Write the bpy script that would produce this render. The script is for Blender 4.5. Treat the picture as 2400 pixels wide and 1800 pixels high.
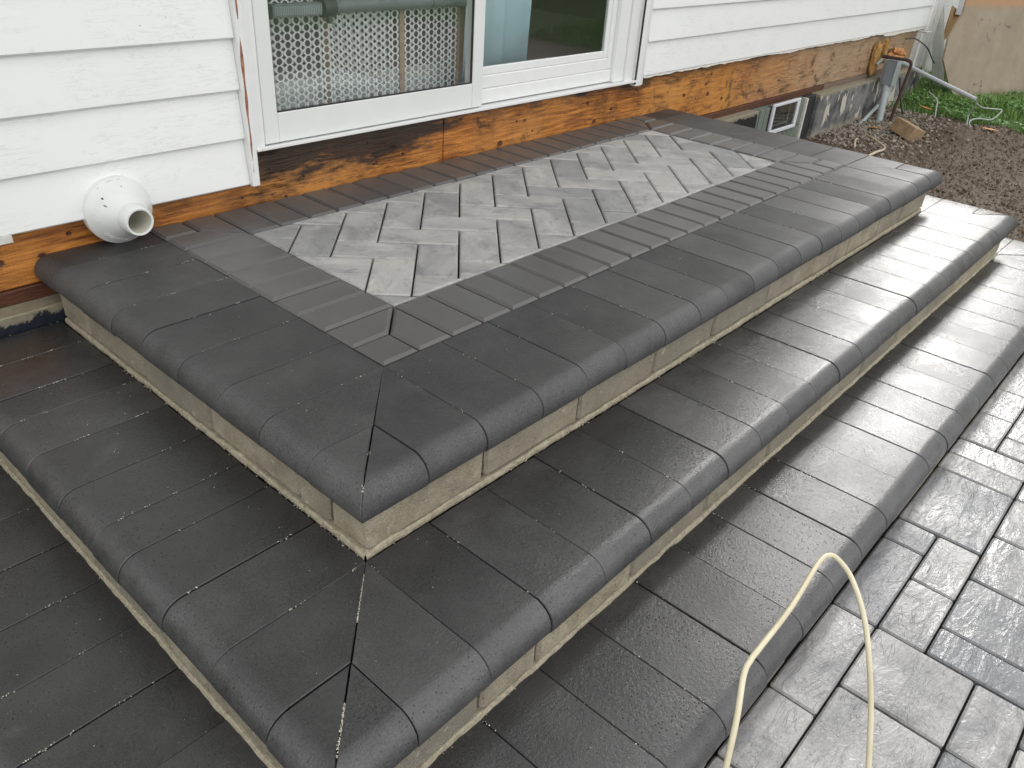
import bpy, bmesh, math, random
from mathutils import Vector, Matrix, noise as mnoise
random.seed(7)
R = random.random
def U(a, b): return a + (b - a) * R()
SC = bpy.context.scene
COL = SC.collection
for o in list(bpy.data.objects): bpy.data.objects.remove(o, do_unlink=True)

# ------------------------------------------------------------------ camera
cam_d = bpy.data.cameras.new('camera')
cam = bpy.data.objects.new('camera', cam_d); COL.objects.link(cam)
RX = Vector((0.669028, -0.740713, 0.061204)); DN = Vector((-0.350937, -0.387414, -0.852499)); FW = Vector((0.655168, 0.548866, -0.519134))
m = Matrix.Identity(4)
for i in range(3):
    m[i][0] = RX[i]; m[i][1] = -DN[i]; m[i][2] = -FW[i]
m.translation = Vector((-0.922522, -1.121597, 0.846570))
cam.matrix_world = m
cam_d.sensor_width = 36.0
cam_d.lens = 28.2027
cam_d.clip_start = 0.02; cam_d.clip_end = 400
SC.camera = cam
SC.render.resolution_x = 1024; SC.render.resolution_y = 768

# ------------------------------------------------------------------ world, sun, exposure
SUN_EL, SUN_AZ = math.radians(30), math.radians(76)
w = bpy.data.worlds.new('World'); SC.world = w; w.use_nodes = True
nt = w.node_tree; nt.nodes.clear()
sky = nt.nodes.new('ShaderNodeTexSky'); sky.sky_type = 'NISHITA'; sky.sun_disc = False
sky.sun_elevation = SUN_EL; sky.sun_rotation = SUN_AZ; sky.dust_density = 4.0; sky.air_density = 1.0
hs = nt.nodes.new('ShaderNodeHueSaturation'); hs.inputs['Saturation'].default_value = 0.12
tcw = nt.nodes.new('ShaderNodeTexCoord')
cl = nt.nodes.new('ShaderNodeTexNoise'); cl.inputs['Scale'].default_value = 2.2; cl.inputs['Detail'].default_value = 6
clr = nt.nodes.new('ShaderNodeValToRGB')
clr.color_ramp.elements[0].position = 0.3; clr.color_ramp.elements[0].color = (6.6, 6.6, 6.7, 1)
clr.color_ramp.elements[1].position = 0.7; clr.color_ramp.elements[1].color = (11.8, 11.7, 11.6, 1)
mx = nt.nodes.new('ShaderNodeMix'); mx.data_type = 'RGBA'; mx.inputs[0].default_value = 0.8
bg = nt.nodes.new('ShaderNodeBackground'); bg.inputs['Strength'].default_value = 0.12
out = nt.nodes.new('ShaderNodeOutputWorld')
nt.links.new(sky.outputs[0], hs.inputs['Color']); nt.links.new(tcw.outputs['Generated'], cl.inputs['Vector'])
nt.links.new(cl.outputs['Fac'], clr.inputs[0]); nt.links.new(hs.outputs[0], mx.inputs[6]); nt.links.new(clr.outputs[0], mx.inputs[7])
nt.links.new(mx.outputs[2], bg.inputs['Color']); nt.links.new(bg.outputs[0], out.inputs[0])
sd = bpy.data.lights.new('sun', 'SUN'); sd.energy = 1.15; sd.angle = math.radians(14); sd.color = (1, 0.98, 0.95)
so = bpy.data.objects.new('sun', sd); COL.objects.link(so)
sv = Vector((math.cos(SUN_EL) * math.sin(SUN_AZ), math.cos(SUN_EL) * math.cos(SUN_AZ), math.sin(SUN_EL)))
so.rotation_euler = sv.to_track_quat('Z', 'Y').to_euler(); so.location = (2, -3, 6)
SC.view_settings.view_transform = 'Standard'; SC.view_settings.look = 'None'
SC.view_settings.exposure = 0.72; SC.view_settings.gamma = 1.0; SC.view_settings.use_curve_mapping = False

# ------------------------------------------------------------------ material helpers
class NT:
    def __init__(s, name):
        s.m = bpy.data.materials.new(name); s.m.use_nodes = True
        s.t = s.m.node_tree; s.t.nodes.clear()
        s.o = s.n('OutputMaterial'); s.p = s.n('BsdfPrincipled'); s.l(s.p.outputs[0], s.o.inputs[0])
    def n(s, t): return s.t.nodes.new('ShaderNode' + t)
    def l(s, a, b): s.t.links.new(a, b)
    def put(s, inp, v):
        if hasattr(v, 'is_output'): s.l(v, inp)
        else:
            if isinstance(v, tuple) and len(v) == 3 and inp.type == 'RGBA': v = v + (1,)
            inp.default_value = v
    def co(s, rnd=0.0, kind='Object', sc=(1, 1, 1), rot=(0, 0, 0)):
        tc = s.n('TexCoord'); v = tc.outputs[kind]
        if rnd:
            oi = s.n('ObjectInfo'); mu = s.n('VectorMath'); mu.operation = 'MULTIPLY_ADD'
            cb = s.n('CombineXYZ'); s.l(oi.outputs['Random'], cb.inputs[0]); s.l(oi.outputs['Random'], cb.inputs[1]); s.l(oi.outputs['Random'], cb.inputs[2])
            s.l(cb.outputs[0], mu.inputs[0]); mu.inputs[1].default_value = (rnd, rnd * 1.7, rnd * .3); s.l(v, mu.inputs[2]); v = mu.outputs[0]
        mp = s.n('Mapping'); s.l(v, mp.inputs[0]); mp.inputs['Scale'].default_value = sc; mp.inputs['Rotation'].default_value = rot
        return mp.outputs[0]
    def rnd(s): return s.n('ObjectInfo').outputs['Random']
    def noise(s, v, scale, detail=4, rough=.55, dist=0):
        n = s.n('TexNoise'); s.l(v, n.inputs['Vector']); n.inputs['Scale'].default_value = scale
        n.inputs['Detail'].default_value = detail; n.inputs['Roughness'].default_value = rough; n.inputs['Distortion'].default_value = dist
        return n.outputs['Fac']
    def vor(s, v, scale, out='Distance', feat='F1', rand=1):
        n = s.n('TexVoronoi'); n.feature = feat; s.l(v, n.inputs['Vector']); n.inputs['Scale'].default_value = scale
        n.inputs['Randomness'].default_value = rand
        return n.outputs[out]
    def ramp(s, f, st):
        n = s.n('ValToRGB'); s.l(f, n.inputs[0]); e = n.color_ramp.elements
        while len(e) < len(st): e.new(.5)
        for i, (p, c) in enumerate(st):
            e[i].position = p; e[i].color = (c, c, c, 1) if not isinstance(c, tuple) else c + (1,)
        return n.outputs[0]
    def mix(s, f, a, b, mode='MIX'):
        n = s.n('Mix'); n.data_type = 'RGBA'; n.blend_type = mode
        s.put(n.inputs[0], f); s.put(n.inputs[6], a); s.put(n.inputs[7], b); return n.outputs[2]
    def math(s, op, a, b=0.0, c=None, clamp=False):
        n = s.n('Math'); n.operation = op; n.use_clamp = clamp; s.put(n.inputs[0], a); s.put(n.inputs[1], b)
        if c is not None: s.put(n.inputs[2], c)
        return n.outputs[0]
    def sep(s, v):
        n = s.n('SeparateXYZ'); s.l(v, n.inputs[0]); return n.outputs
    def bump(s, h, st=.5, d=.002, nrm=None):
        n = s.n('Bump'); n.inputs['Strength'].default_value = st; n.inputs['Distance'].default_value = d
        s.l(h, n.inputs['Height'])
        if nrm is not None: s.l(nrm, n.inputs['Normal'])
        return n.outputs[0]
    def fin(s, col, rough=.6, nrm=None, spec=.5, metal=0, coat=None):
        s.put(s.p.inputs['Base Color'], col); s.put(s.p.inputs['Roughness'], rough)
        s.p.inputs['Specular IOR Level'].default_value = spec; s.p.inputs['Metallic'].default_value = metal
        if nrm is not None: s.l(nrm, s.p.inputs['Normal'])
        if coat: s.put(s.p.inputs['Coat Weight'], coat[0]); s.put(s.p.inputs['Coat Roughness'], coat[1])
        return s.m
M = {}
def m_coping(name, k, rlo, rhi, rvar, bs, spec=.5):
    s = NT(name); v = s.co(3.0)
    big = s.noise(v, 7, 5, .62); fine = s.noise(v, 330, 3, .75); mid = s.noise(v, 120, 4, .7)
    pits = s.ramp(s.vor(v, 120), [(0.0, 1), (.10, 1), (.18, 0)])
    at = s.n('Attribute'); at.attribute_name = 'nose_skylit_wear'; nose_skylit_wear = at.outputs['Fac']
    wf = s.math('MULTIPLY', nose_skylit_wear, s.ramp(s.noise(v, 11, 5, .7), [(.30, .25), (.62, 1)]))
    pits = s.math('MULTIPLY', pits, s.math('ADD', s.ramp(s.noise(v, 14, 3), [(.40, .1), (.60, 1)]), s.math('MULTIPLY', nose_skylit_wear, .5), clamp=True))
    lo = tuple(c * k for c in (.020, .020, .0205)); hi = tuple(c * k for c in (.060, .0595, .0595))
    c = s.mix(s.ramp(fine, [(.36, 0), (.66, 1)]), lo, hi)
    c = s.mix(s.math('MULTIPLY', s.ramp(big, [(.42, 0), (.72, 1)]), .6), c, tuple(q * 1.45 for q in hi))
    c = s.mix(s.ramp(s.rnd(), [(0, .55), (.5, .15), (.6, 0), (1, 0)]), c, tuple(q * 1.1 for q in lo))
    c = s.mix(s.ramp(s.rnd(), [(0, 0), (.65, 0), (1, .4)]), c, tuple(q * 1.35 for q in hi))
    hz = s.math('MULTIPLY', s.ramp(s.noise(v, 5, 6, .75, .5), [(.58, 0), (.74, 1)]), .22)
    c = s.mix(hz, c, (.16, .16, .162))
    c = s.mix(s.math('MULTIPLY', wf, .50), c, s.mix(s.ramp(fine, [(.3, 0), (.7, 1)]), (.060, .061, .063), (.165, .167, .172)))  # sky-lit brightness of the nose painted into the colour, with dry wear
    scr = s.ramp(s.noise(s.co(3.0, sc=(1, 6, 1), rot=(0, 0, .8)), 40, 3, .6, 1.5), [(.70, 0), (.74, 1)])
    scr = s.math('MULTIPLY', scr, s.ramp(s.noise(v, 4, 2), [(.60, 0), (.68, .5)]))
    c = s.mix(scr, c, (.30, .30, .30))
    spk = s.ramp(s.vor(v, 170), [(0, 1), (.07, 1), (.10, 0)])
    spk = s.math('MULTIPLY', spk, s.ramp(s.noise(v, 60, 2), [(.60, 0), (.66, 1)]))
    c = s.mix(s.math('MULTIPLY', spk, .6), c, (.42, .39, .33))
    c = s.mix(s.math('MULTIPLY', pits, .8), c, (.006, .006, .007))
    h = s.math('ADD', s.math('MULTIPLY', mid, .9), s.math('MULTIPLY', fine, .5)); h = s.math('SUBTRACT', h, s.math('MULTIPLY', pits, .9))
    r = s.n('MapRange'); s.l(s.noise(v, 4, 4, .6, .3), r.inputs[0]); r.inputs[1].default_value = .36; r.inputs[2].default_value = .64
    r.inputs[3].default_value = rlo; r.inputs[4].default_value = rhi
    w2 = s.n('TexWhiteNoise'); w2.noise_dimensions = '1D'; s.l(s.math('MULTIPLY', s.rnd(), 31.7), w2.inputs['W'])
    rr = s.math('ADD', r.outputs[0], s.math('MULTIPLY', w2.outputs['Value'], rvar))
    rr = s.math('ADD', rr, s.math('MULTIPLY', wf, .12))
    s.p.inputs['IOR'].default_value = 1.45
    return s.fin(c, rr, s.bump(h, bs, .0017), spec)
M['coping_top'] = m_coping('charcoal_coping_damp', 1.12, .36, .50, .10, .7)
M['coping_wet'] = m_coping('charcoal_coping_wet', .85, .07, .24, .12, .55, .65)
def m_brick():
    s = NT('charcoal_brick'); v = s.co(5.0)
    c = s.mix(s.noise(v, 12, 3), (.070, .067, .065), (.105, .102, .100))
    c = s.mix(s.math('MULTIPLY', s.rnd(), .5), c, (.115, .110, .107))
    c = s.mix(s.ramp(s.noise(v, 600, 2), [(.55, 0), (.8, .5)]), c, (.11, .11, .11))
    c = s.mix(s.ramp(s.noise(v, 45, 3), [(.66, 0), (.74, .35)]), c, (.14, .135, .13))
    return s.fin(c, s.ramp(s.noise(v, 8, 2), [(.3, .27), (.7, .40)]), s.bump(s.noise(v, 260, 4), .4, .0011))
M['brick'] = m_brick()
def m_herr():
    s = NT('grey_blend_paver'); v = s.co(7.0); vs = s.co(7.0, sc=(1, 1.7, 1))
    big = s.noise(vs, 7, 5, .62, .4); st = s.noise(s.co(7.0, sc=(1, 4, 1)), 9, 5, .7, .6)
    c = s.mix(s.ramp(big, [(.3, 0), (.7, 1)]), (.245, .243, .243), (.48, .465, .44))
    c = s.mix(s.math('MULTIPLY', s.ramp(st, [(.54, 0), (.74, 1)]), .32), c, (.16, .16, .165))
    c = s.mix(s.ramp(s.rnd(), [(.0, .45), (.15, .40), (.2, 0), (1, .0)]), c, (.19, .197, .21))
    c = s.mix(s.ramp(s.rnd(), [(.6, 0), (1, .6)]), c, (.50, .48, .45))
    c = s.mix(s.ramp(s.noise(vs, 16, 6, .7, 1.0), [(.53, 0), (.68, .6)]), c, (.14, .14, .145))
    c = s.mix(s.ramp(s.noise(vs, 12, 5, .7, .6), [(.60, 0), (.72, .5)]), c, (.62, .60, .56))
    c = s.mix(s.ramp(s.noise(v, 260, 3), [(.4, 0), (.8, .22)]), c, (.15, .15, .155))
    h = s.math('ADD', s.math('MULTIPLY', st, .6), s.math('MULTIPLY', s.noise(v, 160, 4), .3))
    return s.fin(c, .52, s.bump(h, .35, .0025))
M['herring'] = m_herr()
def m_slate():
    s = NT('slate_textured_paver'); v = s.co(9.0); vs = s.co(9.0, sc=(1, 2.6, 1), rot=(0, 0, .5))
    rid = s.noise(vs, 7, 5, .55, .7); tn = s.noise(s.co(9.0, sc=(1, 1.9, 1), rot=(0, 0, .6)), 7, 5, .58, .8)
    cr = s.ramp(tn, [(.40, 0), (.412, .25), (.47, .27), (.478, .5), (.55, .53), (.562, .8), (.63, .82), (.64, 1)])
    big = s.noise(v, 5, 5, .6, .3)
    c = s.mix(s.ramp(big, [(.32, 0), (.66, 1)]), (.18, .183, .192), (.43, .42, .405))
    c = s.mix(s.ramp(s.rnd(), [(0, .6), (.18, .5), (.22, 0), (1, 0)]), c, (.115, .125, .14))
    blot = s.ramp(s.noise(v, 7, 6, .68, .5), [(.54, 0), (.66, 1)])
    c = s.mix(s.math('MULTIPLY', blot, .6), c, (.085, .084, .086))
    c = s.mix(s.math('MULTIPLY', s.ramp(s.noise(vs, 26, 5, .7, 1.2), [(.60, 0), (.70, 1)]), .32), c, (.50, .49, .46))
    vein = s.ramp(s.noise(vs, 8, 5, .65, 1.4), [(.485, 0), (.497, 1), (.503, 1), (.515, 0)])
    c = s.mix(s.math('MULTIPLY', vein, .35), c, (.06, .06, .063))
    c = s.mix(s.math('MULTIPLY', s.ramp(s.noise(vs, 13, 6, .72, .8), [(.56, 0), (.68, 1)]), .5), c, (.09, .09, .094))
    c = s.mix(s.ramp(s.noise(v, 210, 3, .7), [(.4, 0), (.8, .4)]), c, (.085, .085, .09))
    h = s.math('ADD', rid, s.math('MULTIPLY', cr, .55))
    h = s.math('ADD', h, s.math('MULTIPLY', s.noise(v, 110, 4, .6), .16))
    return s.fin(c, s.ramp(s.noise(v, 3.5, 3), [(.38, .24), (.60, .44)]), s.bump(h, .75, .0065))
M['slate'] = m_slate()
def m_block():
    s = NT('tan_wall_block'); v = s.co(4.0); vs = s.co(4.0, sc=(1, 1, 1), rot=(.4, .3, .6))
    c = s.mix(s.ramp(s.noise(vs, 14, 5, .65), [(.3, 0), (.7, 1)]), (.25, .215, .150), (.54, .485, .36))
    c = s.mix(s.math('MULTIPLY', s.ramp(s.noise(v, 6, 3), [(.5, 0), (.7, 1)]), .5), c, (.46, .37, .21))
    c = s.mix(s.math('MULTIPLY', s.rnd(), .75), c, (.22, .205, .17))
    c = s.mix(s.ramp(s.noise(v, 320, 3, .7), [(.42, 0), (.7, .55)]), c, (.13, .115, .09))
    pit = s.math('MULTIPLY', s.ramp(s.vor(v, 150), [(0, 1), (.12, .8), (.2, 0)]), s.ramp(s.noise(v, 30, 3), [(.46, 0), (.6, 1)]))
    c = s.mix(s.math('MULTIPLY', pit, .75), c, (.05, .043, .03))
    c = s.mix(s.ramp(s.noise(v, 22, 6, .75, .6), [(.60, 0), (.72, .7)]), c, (.12, .10, .07))
    c = s.mix(s.ramp(s.noise(v, 34, 5, .7), [(.62, 0), (.70, .6)]), c, (.62, .57, .45))
    h = s.math('SUBTRACT', s.math('ADD', s.noise(v, 220, 4, .7), s.noise(v, 60, 4, .7)), pit)
    return s.fin(c, .85, s.bump(h, 1.0, .0035))
M['block'] = m_block()
def m_simple(name, c1, c2, sc=60, rough=.7, bs=.2, bd=.001, spec=.5, metal=0, rnd=0, stretch=(1, 1, 1)):
    s = NT(name); v = s.co(rnd, sc=stretch)
    n = s.noise(v, sc, 5, .6)
    c = s.mix(s.ramp(n, [(.3, 0), (.7, 1)]), c1, c2)
    return s.fin(c, rough, s.bump(n, bs, bd) if bs else None, spec, metal)
M['sand'] = m_simple('polymeric_sand', (.24, .215, .15), (.46, .415, .31), 120, .95, .6, .002)
M['crumb'] = m_simple('sand_crumbs', (.50, .46, .38), (.75, .72, .62), 300, .9, 0)
M['bed'] = m_simple('dark_joint_bed', (.012, .011, .010), (.030, .028, .025), 200, .9, .3)
def m_vinyl():
    s = NT('white_vinyl_siding'); v = s.co(2.0, sc=(1.0, 1, 9)); v1 = s.co(2.0)
    n = s.noise(v, 7, 4, .55, 1.6)
    line = s.ramp(n, [(.475, 0), (.495, 1), (.505, 1), (.525, 0)])
    line = s.math('MULTIPLY', line, s.ramp(s.noise(v1, 6, 2), [(.42, 0), (.58, 1)]))
    c = s.mix(s.noise(v1, 4, 3), (.83, .845, .84), (.87, .88, .875))
    c = s.mix(s.ramp(s.noise(v1, 30, 4), [(.64, 0), (.76, .2)]), c, (.50, .48, .44))
    spk = s.ramp(s.vor(v1, 38), [(0, 1), (.05, 1), (.065, 0)]); spk = s.math('MULTIPLY', spk, s.ramp(s.noise(v1, 9, 2), [(.58, 0), (.62, 1)]))
    c = s.mix(s.math('MULTIPLY', spk, .8), c, (.16, .14, .13))
    return s.fin(s.mix(s.math('MULTIPLY', line, .24), c, (.45, .46, .46)), .42, s.bump(line, .25, -.0007), .45)
M['vinyl'] = m_vinyl()
M['white'] = m_simple('white_aluminium_frame', (.71, .73, .72), (.745, .765, .755), 6, .38, .06)
M['white2'] = m_simple('white_vinyl_frame', (.76, .77, .77), (.80, .81, .80), 25, .34, .04)
M['torn'] = m_simple('torn_white_edge', (.55, .53, .48), (.74, .73, .69), 40, .7, .5, .003)
def m_wood(name, horizontal=True):
    s = NT(name); v = s.co(0); x, y, z = s.sep(v)
    vg = s.co(0, sc=(1, 1, 14)); g = s.noise(vg, 6, 6, .62, .8)
    saw = s.noise(s.co(0, sc=(60, 1, 1.5)), 4, 2)
    c = s.mix(s.ramp(g, [(.36, 0), (.63, 1)]), (.20, .055, .008), (.64, .245, .042))
    c = s.mix(s.ramp(s.noise(v, 2.2, 3), [(.4, 0), (.62, .6)]), c, (.70, .33, .085))
    c = s.mix(s.math('MULTIPLY', s.ramp(saw, [(.45, 0), (.7, 1)]), .25), c, (.26, .09, .02))
    # long run past the steps is bleached
    bl = s.n('MapRange'); s.l(s.math('ADD', x, s.math('MULTIPLY', s.noise(v, 3, 3), 1.2)), bl.inputs[0]); bl.inputs[1].default_value = 3.7; bl.inputs[2].default_value = 5.2
    pale = s.mix(s.ramp(g, [(.3, 0), (.7, 1)]), (.33, .21, .125), (.52, .37, .24))
    c = s.mix(bl.outputs[0], c, pale)
    # grey-green glue scrapes
    # knots
    kv = s.co(0, sc=(1, 0.01, 1.6)); kd = s.vor(kv, 6.5)
    kk = s.ramp(kd, [(0, 1), (.055, .9), (.075, .35), (.13, .15), (.2, 0)])
    kk = s.math('MULTIPLY', kk, s.ramp(s.noise(kv, 2.7, 1), [(.42, 0), (.46, 1)]))
    c = s.mix(kk, c, (.060, .018, .008))
    # rot below the door sill: strongest at the top edge, x .33 .. 2.6
    n1 = s.noise(s.co(0, sc=(1.5, 1, 6.5)), 3.0, 8, .75, .15)
    def mr(v, a, b, lo=0., hi=1.):
        r = s.n('MapRange'); s.put(r.inputs[0], v); r.inputs[1].default_value = a; r.inputs[2].default_value = b; r.inputs[3].default_value = lo; r.inputs[4].default_value = hi
        return r.outputs[0]
    span = s.math('MULTIPLY', mr(x, .15, .40), mr(x, 3.9, 2.5))
    heavy = mr(x, 1.16, .95)
    top = mr(z, .04, .185)
    a = s.math('ADD', s.math('MULTIPLY', heavy, .34), s.math('MULTIPLY', top, s.math('MULTIPLY_ADD', heavy, .25, .66)))
    a = s.math('ADD', a, s.math('MULTIPLY', s.math('SUBTRACT', n1, .5), 1.9))
    a = s.math('MULTIPLY', s.math('MULTIPLY', span, mr(a, .31, .62)), .96)
    c = s.mix(a, c, s.mix(g, (.006, .005, .004), (.045, .028, .018)))
    # other black stains
    n2 = s.ramp(s.noise(s.co(0, sc=(1, 1, 1.5)), 4.5, 5, .7, 1), [(.54, 0), (.66, 1)])
    c = s.mix(s.math('MULTIPLY', n2, .8), c, (.028, .014, .008))
    n3 = s.ramp(s.noise(s.co(0, sc=(3, 1, .5)), 5, 5, .7, .3), [(.58, 0), (.72, .55)])
    c = s.mix(n3, c, (.10, .035, .010))
    nb = s.ramp(s.vor(kv, 17), [(0, 1), (.035, 1), (.055, 0)])
    c = s.mix(s.math('MULTIPLY', nb, s.ramp(s.noise(v, 8, 2), [(.5, 0), (.55, .9)])), c, (.02, .014, .010))
    ck = s.ramp(s.noise(s.co(0, sc=(.5, 1, 16)), 7, 4, .6, .6), [(.488, 0), (.497, 1), (.503, 1), (.512, 0)])
    ck = s.math('MULTIPLY', ck, s.ramp(s.noise(v, 4, 3), [(.48, 0), (.58, .85)]))
    c = s.mix(ck, c, (.02, .009, .005))
    h = s.math('ADD', g, s.math('MULTIPLY', s.noise(s.co(0, sc=(1, 1, 6)), 60, 4, .7), .5)); h = s.math('SUBTRACT', h, ck)
    return s.fin(c, s.ramp(g, [(.3, .24), (.7, .42)]), s.bump(h, .7, .0035))
M['wood'] = m_wood('stained_rim_board')
M['sill'] = m_simple('dark_red_mudsill', (.045, .014, .007), (.13, .045, .020), 30, .55, .4, .002, stretch=(1, 1, 8))
M['sill_pale'] = m_simple('weathered_mudsill', (.11, .075, .055), (.22, .16, .12), 30, .8, .4, .002, stretch=(1, 1, 8))
def m_tar():
    s = NT('painted_foundation'); v = s.co(0); x, y, z = s.sep(v)
    c = s.mix(s.noise(v, 40, 4), (.004, .007, .014), (.014, .020, .034))
    # paler, peeling paint beyond x 4.3; blue-black tar elsewhere
    r = s.n('MapRange'); s.l(x, r.inputs[0]); r.inputs[1].default_value = 4.30; r.inputs[2].default_value = 4.34
    grey = s.mix(s.ramp(s.noise(v, 9, 6, .7), [(.35, 0), (.6, 1)]), (.045, .048, .052), (.22, .22, .215))
    grey = s.mix(s.ramp(s.noise(s.co(0, sc=(2.2, 1, 1.0)), 5, 4, .55, .3), [(.565, 0), (.58, 1)]), grey, (.52, .49, .42))
    lo = s.n('MapRange'); s.l(s.math('ADD', z, s.math('MULTIPLY', s.noise(v, 14, 5, .7), .16)), lo.inputs[0]); lo.inputs[1].default_value = -.26; lo.inputs[2].default_value = -.30
    grey = s.mix(lo.outputs[0], grey, (.36, .32, .24))
    tarr = s.mix(s.ramp(s.noise(v, 60, 3), [(.64, 0), (.68, 1)]), (.006, .006, .006), (.03, .03, .03))
    rb = s.n('MapRange'); s.l(x, rb.inputs[0]); rb.inputs[1].default_value = 2.0; rb.inputs[2].default_value = 2.1
    c = s.mix(rb.outputs[0], c, tarr)
    c = s.mix(r.outputs[0], c, grey)
    # cream parge along the top edge
    ed = s.n('MapRange'); s.l(s.math('ADD', z, s.math('MULTIPLY', s.math('SUBTRACT', s.noise(v, 26, 5, .7), .5), .07)), ed.inputs[0]); ed.inputs[1].default_value = -.128; ed.inputs[2].default_value = -.122
    c = s.mix(ed.outputs[0], c, s.mix(s.noise(v, 60, 4), (.17, .155, .10), (.34, .31, .23)))
    return s.fin(c, .6, s.bump(s.noise(v, 50, 5, .7), .8, .004))
M['found'] = m_tar()
M['windowpanel'] = m_simple('green_weathered_panel', (.10, .125, .105), (.22, .25, .21), 14, .7, .4, .003, stretch=(6, 1, 1))
M['winframe'] = m_simple('bright_white_window_frame', (.66, .67, .72), (.72, .73, .77), 20, .35, .05)
M['darkroom'] = m_simple('dark_interior', (.020, .022, .020), (.032, .034, .030), 3, .8, 0)
M['roomwall'] = m_simple('interior_wall', (.74, .75, .73), (.78, .79, .77), 3, .8, 0)
M['roomfloor'] = m_simple('interior_floor', (.42, .40, .37), (.48, .46, .43), 5, .5, 0)
M['screen'] = m_simple('white_perforated_plastic', (.80, .82, .82), (.84, .86, .855), 10, .5, .05)
M['beige'] = m_simple('beige_gate_post', (.36, .26, .19), (.46, .35, .26), 12, .6, .1, stretch=(1, 1, 6))
M['greytube'] = m_simple('grey_tube', (.17, .185, .195), (.22, .235, .245), 14, .45, .1)
M['darkgrey'] = m_simple('dark_grey_plastic', (.05, .053, .056), (.075, .078, .08), 30, .5, .1)
M['gasket'] = m_simple('black_gasket', (.015, .015, .017), (.03, .03, .033), 30, .6, 0)
M['curtain'] = m_simple('pale_blue_curtain', (.42, .58, .65), (.52, .68, .74), 5, .8, .2, .003)
M['pvc'] = m_simple('white_pvc', (.72, .74, .725), (.78, .79, .775), 18, .33, .05)
M['pvc_in'] = m_simple('pvc_inner', (.55, .53, .45), (.68, .66, .58), 18, .5, .05)
M['scuff'] = m_simple('dark_scuff', (.05, .045, .045), (.11, .09, .08), 90, .8, 0)
M['peel'] = m_simple('peeling_red_brown_paint', (.16, .035, .025), (.50, .25, .13), 40, .7, .3)
M['conduit'] = m_simple('grey_conduit', (.33, .37, .38), (.42, .46, .47), 14, .4, .05)
M['boxgrey'] = m_simple('grey_metal_box', (.17, .20, .215), (.23, .26, .275), 14, .45, .08)
M['rust'] = m_simple('rusty_iron', (.022, .014, .011), (.085, .042, .028), 60, .8, .6, .002)
M['blackcable'] = m_simple('black_cable', (.012, .012, .013), (.03, .03, .03), 60, .5, 0)
M['wire'] = m_simple('grey_wire', (.28, .32, .30), (.40, .43, .40), 60, .45, 0)
M['foam'] = m_simple('orange_foam', (.27, .14, .04), (.46, .26, .09), 30, .9, .9, .01)
M['foam2'] = m_simple('orange_fibre', (.45, .20, .07), (.62, .34, .14), 60, .9, .9, .008)
M['offcut'] = m_simple('wood_offcut', (.24, .155, .085), (.40, .28, .165), 20, .75, .3, .002, stretch=(1, 7, 1))
def m_ply():
    s = NT('weathered_plywood'); v = s.co(0); x, y, z = s.sep(v)
    g = s.noise(s.co(0, sc=(1.2, 1.2, .9)), 5, 7, .7, .3)
    c = s.mix(s.ramp(g, [(.3, 0), (.7, 1)]), (.27, .215, .16), (.37, .30, .225))
    e = s.n('MapRange'); s.l(s.math('ADD', z, s.math('MULTIPLY', g, .08)), e.inputs[0]); e.inputs[1].default_value = .68; e.inputs[2].default_value = .73
    c = s.mix(e.outputs[0], c, (.42, .25, .14))
    e2 = s.n('MapRange'); s.l(s.math('ADD', x, s.math('MULTIPLY', g, .25)), e2.inputs[0]); e2.inputs[1].default_value = 1.0; e2.inputs[2].default_value = 1.25
    c = s.mix(s.math('MULTIPLY', e2.outputs[0], .75), c, (.42, .25, .14))
    st = s.ramp(s.noise(s.co(0, sc=(1.2, 1, 1)), 5.5, 5, .6, 1.4), [(.63, 0), (.65, 1)])
    c = s.mix(s.math('MULTIPLY', st, .65), c, (.12, .10, .085))
    return s.fin(c, .75, s.bump(g, .2, .002))
M['ply'] = m_ply()
def m_soil():
    s = NT('brown_soil'); v = s.co(0); 
    n = s.noise(v, 60, 6, .7); b = s.noise(v, 2.5, 4)
    c = s.mix(s.ramp(n, [(.3, 0), (.7, 1)]), (.038, .026, .016), (.160, .112, .074))
    c = s.mix(s.ramp(b, [(.45, 0), (.7, .6)]), c, (.19, .145, .10))
    c = s.mix(s.ramp(s.vor(v, 90), [(0, .35), (.12, .3), (.2, 0)]), c, (.22, .18, .14))
    return s.fin(c, s.ramp(n, [(.3, .5), (.7, .9)]), s.bump(n, 1, .01))
M['soil'] = m_soil()
M['greysiding'] = m_simple('grey_siding', (.38, .39, .39), (.44, .45, .45), 3, .6, .05)
M['clod'] = m_simple('soil_clod', (.035, .024, .015), (.165, .115, .076), 50, .8, .8, .004, rnd=3)
M['stone'] = m_simple('gravel_stone', (.12, .10, .08), (.40, .355, .29), 22, .75, .4, .002)
M['lawn'] = m_simple('lawn_ground', (.04, .075, .02), (.09, .14, .045), 12, .9, .8, .01)
def m_leaf(name, a, b):
    s = NT(name); g = s.n('NewGeometry')
    c = s.mix(g.outputs['Random Per Island'], a, b)
    c = s.mix(s.noise(s.co(0), 3, 2), c, b)
    s.p.inputs['Subsurface Weight'].default_value = 0
    return s.fin(c, .5, None, .4)
M['grass'] = m_leaf('grass_blade', (.06, .14, .028), (.18, .31, .07))
M['weed'] = m_leaf('broad_weed_leaf', (.05, .145, .035), (.14, .29, .08))
M['leafo'] = m_simple('orange_fallen_leaf', (.45, .17, .03), (.62, .30, .07), 50, .6, .3)
M['husk'] = m_simple('dry_husk', (.42, .34, .22), (.60, .52, .38), 40, .7, .3)
M['cord'] = m_simple('cream_rubber_cord', (.52, .47, .31), (.70, .65, .48), 9, .38, .05)
M['tan_path'] = m_simple('tan_path_gravel', (.26, .20, .13), (.42, .34, .22), 40, .9, .3)
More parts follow.
